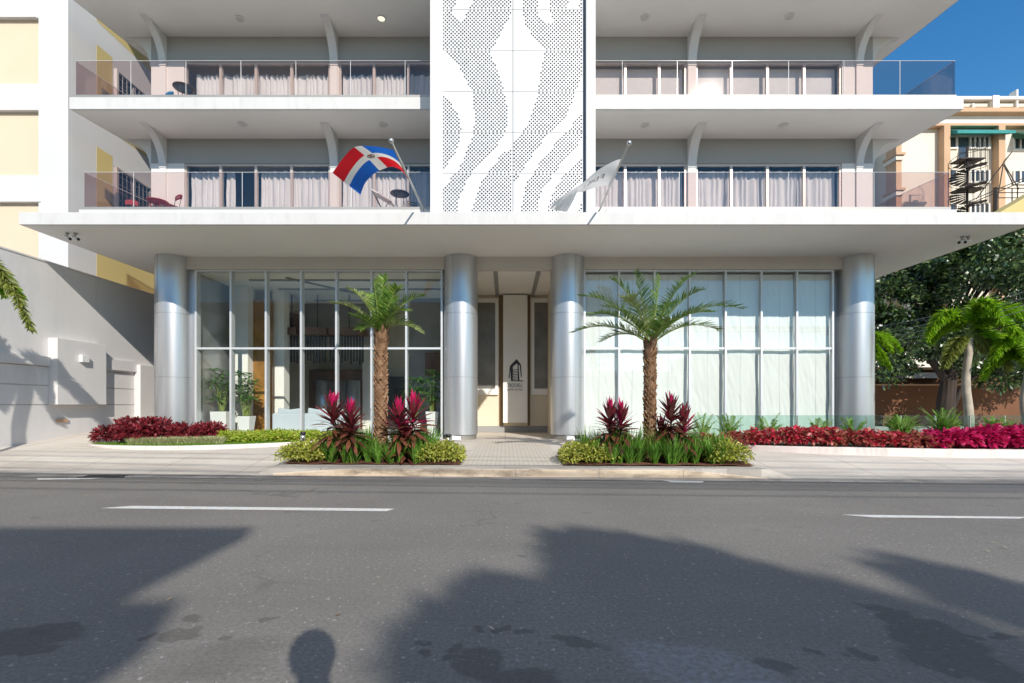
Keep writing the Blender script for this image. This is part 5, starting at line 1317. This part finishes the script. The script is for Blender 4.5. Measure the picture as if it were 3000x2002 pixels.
H(MB().box(X(925, 23.6), X(1045, 23.6), 23.75, 23.85, .345, Z(1115, 23.6)), 'portal_back', M['int_grey'])
for px in (945, 1035): H(MB().lathe([(.32, .345), (.32, Z(1115, 22.8))], X(px, 22.8), 22.8, 24), 'portal_column', M['alu'], True)
H(MB().box(X(1133, 23.3), X(1190, 23.3), 23.3, 23.6, .345, Z(1104, 23.3)), 'dark_doorway', M['black'])
H(MB().box(X(1062, 23.3), X(1130, 23.3), 23.3, 23.5, .345, 6.24), 'lobby_screen', M['int_white'])
H(MB().box(X(1245, 21), X(1292, 21), 21, 21.1, Z(1100, 21), Z(1033, 21)), 'wall_panel_wood', M['wood'])
H(MB().box(X(1200, 21.15), X(1300, 21.15), 21.15, 21.3, .345, 6.24), 'lobby_partition', M['int_grey'])
H(MB().box(X(884, 22.2), X(1120, 22.2), 22.2, 22.3, Z(1010, 22.2), 6.24), 'dark_bulkhead', M['int_grey'])
sl = H(MB().box(X(598, 20.5), X(664, 20.5), 20.5, 20.7, .345, 5.4), 'side_shelf_wall', M['int_cream'])
for k, (za, zb) in enumerate(((1040, 1050), (1062, 1072), (1110, 1116), (1215, 1222))):
    MB().box(X(610, 20.3), X(655, 20.3), 20.3, 20.49, Z(zb, 20.3), Z(za, 20.3)).build('shelf', M['int_white'], sl)
MB().box(X(600, 20.45), X(645, 20.45), 20.42, 20.49, Z(1190, 20.4), Z(900, 20.4)).build('shelf_recess', M['int_grey'], sl)
# slatted pendants
for (pa, pb, lab, sd) in ((828, 882, 'narrow slatted dark pendant at the left of the lobby', 1), (892, 968, 'wide dark pendant of hanging rods above the sofa', 2), (975, 1071, 'dark pendant of hanging rods left of the left palm crown', 3)):
    random.seed(sd); Yq = 20.4
    t = thing('slatted_pendant', (X((pa + pb) / 2, Yq), Yq, Z(970, Yq)), lab, 'pendant lamp', 'slatted pendants in the lobby')
    MB().box(X(pa, Yq), X(pb, Yq), Yq - .5, Yq + .3, Z(985, Yq), Z(965, Yq)).build('canopy_plate', M['wood'], t)
    mb = MB(); x = pa
    while x < pb:
        xx = X(x, Yq); mb.box(xx - .03, xx + .03, Yq - .3, Yq - .24, Z(1062 + random.uniform(-3, 8), Yq), Z(986, Yq))
        x += 8.5
    mb.build('hanging_rods', M['black'], t)
    MB().bar((X((pa + pb) / 2, Yq), Yq, Z(965, Yq)), (X((pa + pb) / 2, Yq), Yq, 6.24), .02).build('cord', M['black'], t)
# sofa
sf = thing('sofa', (X(870, 18.4), 18.4, .34), 'pale blue grey sofa with loose cushions behind the lobby glass', 'sofa')
xa, xb = X(796, 18.3), X(1010, 18.3)
bevel(MB().box(xa, xb, 18.3, 18.6, .45, 1.22).build('backrest', M['sofa'], sf), .06)
bevel(MB().box(xa + .05, xb - .05, 18.62, 19.3, .45, .85).build('seat', M['sofa'], sf), .06)
for (a, b_) in ((812, 884), (900, 960), (965, 1005)):
    bevel(MB().prism([(X(a, 18.65), 18.62, .9), (X(b_, 18.65), 18.62, .9), (X(b_, 18.65) - .02, 18.62, 1.42), ((X(a, 18.65) + X(b_, 18.65)) / 2, 18.62, 1.36), (X(a, 18.65) + .03, 18.62, 1.43)], (0, .16, 0)).build('cushion', M['sofa'], sf), .05)
for x in (xa + .1, xb - .1):
    for y in (18.4, 19.2): MB().bar((x, y, .342), (x, y, .46), .03).build('leg', M['black'], sf)
# potted plants
def potted(px, Y, w0, w1, h, kind, label, seed, ph=1.6):
    random.seed(seed); x = X(px, Y); z = .345
    t = thing('potted_plant', (x, Y, z), label, 'potted plant', 'potted plants inside the lobby')
    mb = MB(); n0 = len(mb.v)
    mb.v += [(x - w0, Y - w0, z), (x + w0, Y - w0, z), (x + w0, Y + w0, z), (x - w0, Y + w0, z), (x - w1, Y - w1, z + h), (x + w1, Y - w1, z + h), (x + w1, Y + w1, z + h), (x - w1, Y + w1, z + h)]
    for q_ in ((0,3,2,1),(4,5,6,7),(0,1,5,4),(1,2,6,5),(2,3,7,6),(3,0,4,7)): mb.f.append(q_); mb.m.append(0)
    bevel(mb.build('pot', M['pot'], t), .015)
    MB().box(x - w1 + .04, x + w1 - .04, Y - w1 + .04, Y + w1 - .04, z + h + .001, z + h + .012).build('soil', M['soil_d'], t)
    mb = MB()
    for i in range(24):
        a = random.uniform(0, 6.28); r = random.uniform(.05, .55); hh = ph * random.uniform(.25, 1); tip = Vector((x + math.cos(a) * r, Y + math.sin(a) * r * .7, z + h + hh))
        mb.tube([(x + jit(.1), Y + jit(.1), z + h), tip.lerp(Vector((x, Y, z + h)), .4) + Vector((0, 0, .1)), tip], [.014, .01, .006], 5, 1)
        for k in range(16):
            b_ = k / 16 * 6.28 + jit(.2); d = Vector((math.cos(b_), math.sin(b_) * .8, .35 + jit(.3))); mb.leaf(tip, d, d.cross(Vector((0, 0, 1))).normalized(), random.uniform(.30, .50), .06, .7, 0, 4, .3, .5)
    mb.build('foliage', [M['indoor'], M['rachis']], t)
potted(652, 17.9, .26, .30, .95, 0, 'fan palm in a wide white pot behind the second lobby pane', 81, 1.65)
potted(722, 17.75, .16, .24, .78, 0, 'bushy plant in a tapered white pot behind the third lobby pane', 82, 1.6)
potted(1268, 17.8, .14, .24, .95, 0, 'tall leafy plant in a tall pale pot beside the entrance column', 83, 1.5)
potted(1215, 18.2, .2, .26, .6, 0, 'spreading green plant in a white pot behind the right cordyline of the left bed', 84, 1.6)

# ================================================================ street side behind the camera (casts the shadows on the road)
def gpt(px, py): y = F * CZ / (py - CY); return Vector((X(px, y), y, 0))
def back(p, y):      # travel from ground point towards the sun until depth y
    k = (p.y - y) / math.cos(AZ); return Vector((p.x + k * math.sin(AZ), y, (p.y - y) * TANY))
op = thing('opposite_building', (-8, -13, 0), 'plain building on the opposite side of the street, behind the camera', 'building')
cr_ = back(gpt(740, 1545), -12.0)
xe, zr = cr_.x, cr_.z
zc2 = back(gpt(535, 1757), -12.0)
MB().box(-32, xe - .95, -24, -12.1, 0, zr - .7).build('wall', M['far_cream'], op)
MB().box(-32, xe, -24.2, -12.0, zr - .28, zr).build('roof', M['fascia'], op)
MB().box(-32, xe - .35, -24.1, -12.05, zr - .7, zr - .281).build('cornice', M['fascia'], op)
MB().box(-32, zc2.x, -24.05, -12.02, zc2.z - .5, zc2.z).build('balcony_slab', M['fascia'], op)
for i in range(7):
    for j in range(3):
        xw = xe - 3.2 - i * 3.6; zz = 1.6 + j * 3.0
        wn = MB().box(xw - 1.1, xw + 1.1, -12.098, -12.04, zz, zz + 1.7).build('window', M['frame'], op)
        MB().box(xw - 1.0, xw + 1.0, -12.039, -12.03, zz + .1, zz + 1.6).build('pane', M['glass_far'], wn)
# leafy street tree casting the soft shadow at the right
random.seed(91)
poly_sh = [(1600,1558),(1790,1572),(2080,1612),(2330,1690),(2560,1745),(2640,1775),(2760,1800),(3000,1900),(3000,2060),(1180,2060),(1190,1930),(1255,1880),(1320,1800),(1385,1720),(1480,1722),(1640,1740),(1700,1735),(1640,1640)]
poly2 = [(2640,1640),(2760,1668),(2900,1705),(3060,1735),(3060,1860),(2900,1790),(2750,1715)]
tb = thing('street_tree', (8, -14, .14), 'broad street tree on the opposite pavement, behind the camera', 'tree')
mb = MB(); cnt = 0; cl = []
while cnt < 430:
    px, py = random.uniform(1030, 3060), random.uniform(1550, 2060)
    if not (inside((px, py), poly_sh) or inside((px, py), poly2)): continue
    q1, q2 = px * .92 - py * .39 * 2, px * .35 + py * .94 * 2
    if mnoise.noise(Vector((q1 * .004, q2 * .013, 4))) < -.10 or mnoise.noise(Vector((px * .02, py * .04, 9))) < -.30: continue
    g = gpt(px, py)
    if random.random() > min(1, (g.y / 6) ** 2): continue
    y = random.uniform(-17, -12.5); c = back(g, y); cl.append(c); cnt += 1
random.seed(92)
def streak(px, py, dx, dy, n):
    for i in range(n):
        t_ = i / n; g = gpt(px + dx * t_ + jit(6), py + dy * t_ + jit(4)); c = back(g, -14.5 + jit(.3))
        for _ in range(5):
            d = rdir(-1); dd = rdir(-1); mb.leaf(c + d * .10 * (1.2 - t_), dd, dd.cross(rdir(-1)).normalized(), .20 * (1.15 - .7 * t_), .11 * (1.15 - .7 * t_), .3, 0, 2, .3, .45)
for px, py in ((1750,1610),(1860,1625),(1960,1640),(2060,1660),(2160,1680),(2270,1720),(2380,1760),(2500,1790),(2600,1820),(2700,1850),(2850,1900),(2760,1715),(2880,1740),(2990,1770),(3060,1790)):
    streak(px, py, -random.uniform(90, 190), -random.uniform(25, 62), 26)
for px, py in ((1700,1700),(1680,1760),(1480,1760),(1400,1760),(1330,1820),(1270,1900),(1560,1745)):
    streak(px, py, -random.uniform(60, 120), -random.uniform(20, 70), 18)
# area-weighted fill in ground space
for px_, c in enumerate(cl):
    for _ in range(30):
        d = rdir(-1); p = c + Vector((d.x, d.y, d.z)) * .26 * random.random() ** .5
        dd = rdir(-1); mb.leaf(p, dd, dd.cross(rdir(-1)).normalized(), .20, .12, .3, 0, 2, .3, .45)
mb.build('crown', M['dark_tree'], tb)
tr = MB(); tr.tube([(9.5, -15.5, .1), (9.4, -15.4, 3), (9.0, -15, 6.5), (8.5, -15, 10)], [.4, .33, .26, .15], 12)
for c in random.sample(cl, 26): tr.tube([(9.0, -15, 6.8), tuple((Vector((8.7, -15, 9)) + c) / 2), tuple(c)], [.10, .06, .02], 6)
tr.build('trunk', M['bark'], tb)
# overhead street cables: their shadows run along the gutter
oc = thing('street_cables', (0, -1, 7), 'slack bundle of street cables strung high along the road, above the camera', 'cables')
random.seed(15)
for k, (yl, yr, r) in enumerate(((11.6, 8.6, .024), (11.2, 8.35, .018), (11.0, 8.1, .014), (12.2, 8.9, .012), (12.9, 9.3, .010), (10.6, 7.9, .014), (9.6, 7.4, .010), (13.6, 10.0, .010), (11.45, 8.75, .018), (14.4, 10.6, .008))):
    pts = []
    for i in range(25):
        x = lerp(-34, 34, i / 24); z = 7.3 + .25 * (k % 3) - .35 * (1 - (x / 34) ** 2)
        y = lerp(yl, yr, (x + 20) / 40) - (7.0 + .25 * (k % 3)) / TANY
        pts.append((x + 3, y, z))
    MB().tube(pts, r * 1.9, 6).build('cable', M['cable'], oc)

# photographer whose shadow falls on the road
ph = bpy.data.meshes.new('person')
sk = [((0,0,.98),(.16,.12)), ((0,0,1.15),(.145,.11)), ((0,0,1.38),(.19,.125)), ((0,.0,1.50),(.07,.07)), ((0,.01,1.60),(.075,.085)), ((0,.02,1.72),(.092,.105)), ((0,.015,1.80),(.07,.08)),
      ((-.10,0,.92),(.10,.10)), ((-.11,.02,.50),(.065,.065)), ((-.12,0,.09),(.045,.045)), ((-.12,.16,.04),(.04,.03)),
      ((.10,0,.92),(.10,.10)), ((.12,.02,.50),(.065,.065)), ((.13,0,.09),(.045,.045)), ((.13,.16,.04),(.04,.03)),
      ((-.2,0,1.42),(.055,.055)), ((-.30,.08,1.16),(.042,.042)), ((-.16,.30,1.18),(.032,.032)), ((.2,0,1.42),(.055,.055)), ((.30,.08,1.16),(.042,.042)), ((.16,.30,1.18),(.032,.032))]
ed = [(0,1),(1,2),(2,3),(3,4),(4,5),(5,6),(0,7),(7,8),(8,9),(9,10),(0,11),(11,12),(12,13),(13,14),(2,15),(15,16),(16,17),(2,18),(18,19),(19,20)]
# five fingers per hand, closing on the camera
vs_ = [v for v, _ in sk]; rs = [r for _, r in sk]
for hnd, sx in ((17, -1), (20, 1)):
    for f_ in range(5):
        b0 = len(vs_); bx = sx * .16
        if f_ < 4:
            pts = [(bx - sx * .02, .335, 1.215 - f_ * .02), (bx - sx * .055, .37, 1.215 - f_ * .02), (bx - sx * (.085 - .006 * f_), .36, 1.212 - f_ * .02)]
        else:
            pts = [(bx - sx * .02, .30, 1.225), (bx - sx * .05, .315, 1.235), (bx - sx * .07, .33, 1.23)]
        vs_ += pts; rs += [(.011, .011), (.010, .010), (.008, .008)]; ed += [(hnd, b0), (b0, b0+1), (b0+1, b0+2)]
ph.from_pydata(vs_, ed, []); ph.materials.append(mat('grey_clothes', (0.16, 0.17, 0.20), 0.9))
pe = bpy.data.objects.new('person', ph); C.objects.link(pe); tag(pe, 'standing photographer in grey clothes behind the camera, holding it with both hands', 'person')
mo = pe.modifiers.new('skin', 'SKIN'); mo.use_smooth_shade = True
for i, r in enumerate(rs): ph.skin_vertices[0].data[i].radius = r
ph.skin_vertices[0].data[0].use_root = True
ss = pe.modifiers.new('sub', 'SUBSURF'); ss.levels = 1; ss.render_levels = 1
pe.location = (.20, -.42, 0)
hr = MB(); pr_ = [(.001, -.115)] + [(.112 * math.cos(a), .01 + .145 * math.sin(a)) for a in [R(-50 + i * 14) for i in range(10)]] + [(.001, .157)]
hr.lathe([(r_ / S, (1.76 + z_) / S) for r_, z_ in pr_], 0, 0, 20)
ho = hr.build('hair', mat('dark_hair', (0.02, 0.015, 0.012), 0.7), pe, True, loc=(0, 0, 0)); pe.scale = (1.0, 1.0, 1.0)

for xa, xb, h_, m_, lab in ((11, 26, 6.0, 'far_cream', 'low cream building across the street behind the camera'), (27, 50, 8.5, 'brownwall', 'brown building further along the street behind the camera'), (-80, -40, 12, 'far_cream', 'pale building further left behind the camera')):
    t = thing('row_building', (xa, -34, 0), lab, 'building')
    MB().box(xa, xb, -44, -34, 0, h_).build('wall', M[m_], t); MB().box(xa - .2, xb + .2, -44.2, -33.8, h_ + .001, h_ + .3).build('roof', M['far_white'], t)
    for i in range(int((xb - xa) / 3.5)):
        for j in range(2): MB().box(xa + 1 + i * 3.5, xa + 2.8 + i * 3.5, -33.999, -33.95, 1 + j * 3, 2.6 + j * 3).build('window', M['glass_far'], t)

dc = thing('drain_cover', (-8.6, 10.0, 0), 'dark iron drain cover set in the road edge at the left', 'drain cover')
mb = MB(); ye_ = yedge(-8.6)
for i in range(9): mb.box(-9.05 + i * .1, -9.0 + i * .1, ye_ - .36, ye_ - .14, .006, .016)
mb.box(-9.1, -8.1, ye_ - .40, ye_ - .361, .006, .018); mb.box(-9.1, -8.1, ye_ - .139, ye_ - .10, .006, .018); mb.build('grate', M['black'], dc)
random.seed(77); mb = MB()
for i in range(170):
    x = random.uniform(-9, 9); y = yedge(x) - abs(random.gauss(0, .35)) - .02 if i % 3 else random.uniform(3, 9.5); a = random.uniform(0, 6.28)
    mb.leaf((x, y, .018), (math.cos(a), math.sin(a), .15), (-math.sin(a), math.cos(a), .1), random.uniform(.03, .07), .02, .1, 0, 2, .4, .5)
tag(mb.build('fallen_leaves', leafmat('dry_leaf', [(0.20,0.13,0.06),(0.42,0.34,0.2),(0.5,0.48,0.42)], 0)), 'scattered dry leaf litter along the road edge', 'leaf litter', kind='stuff')
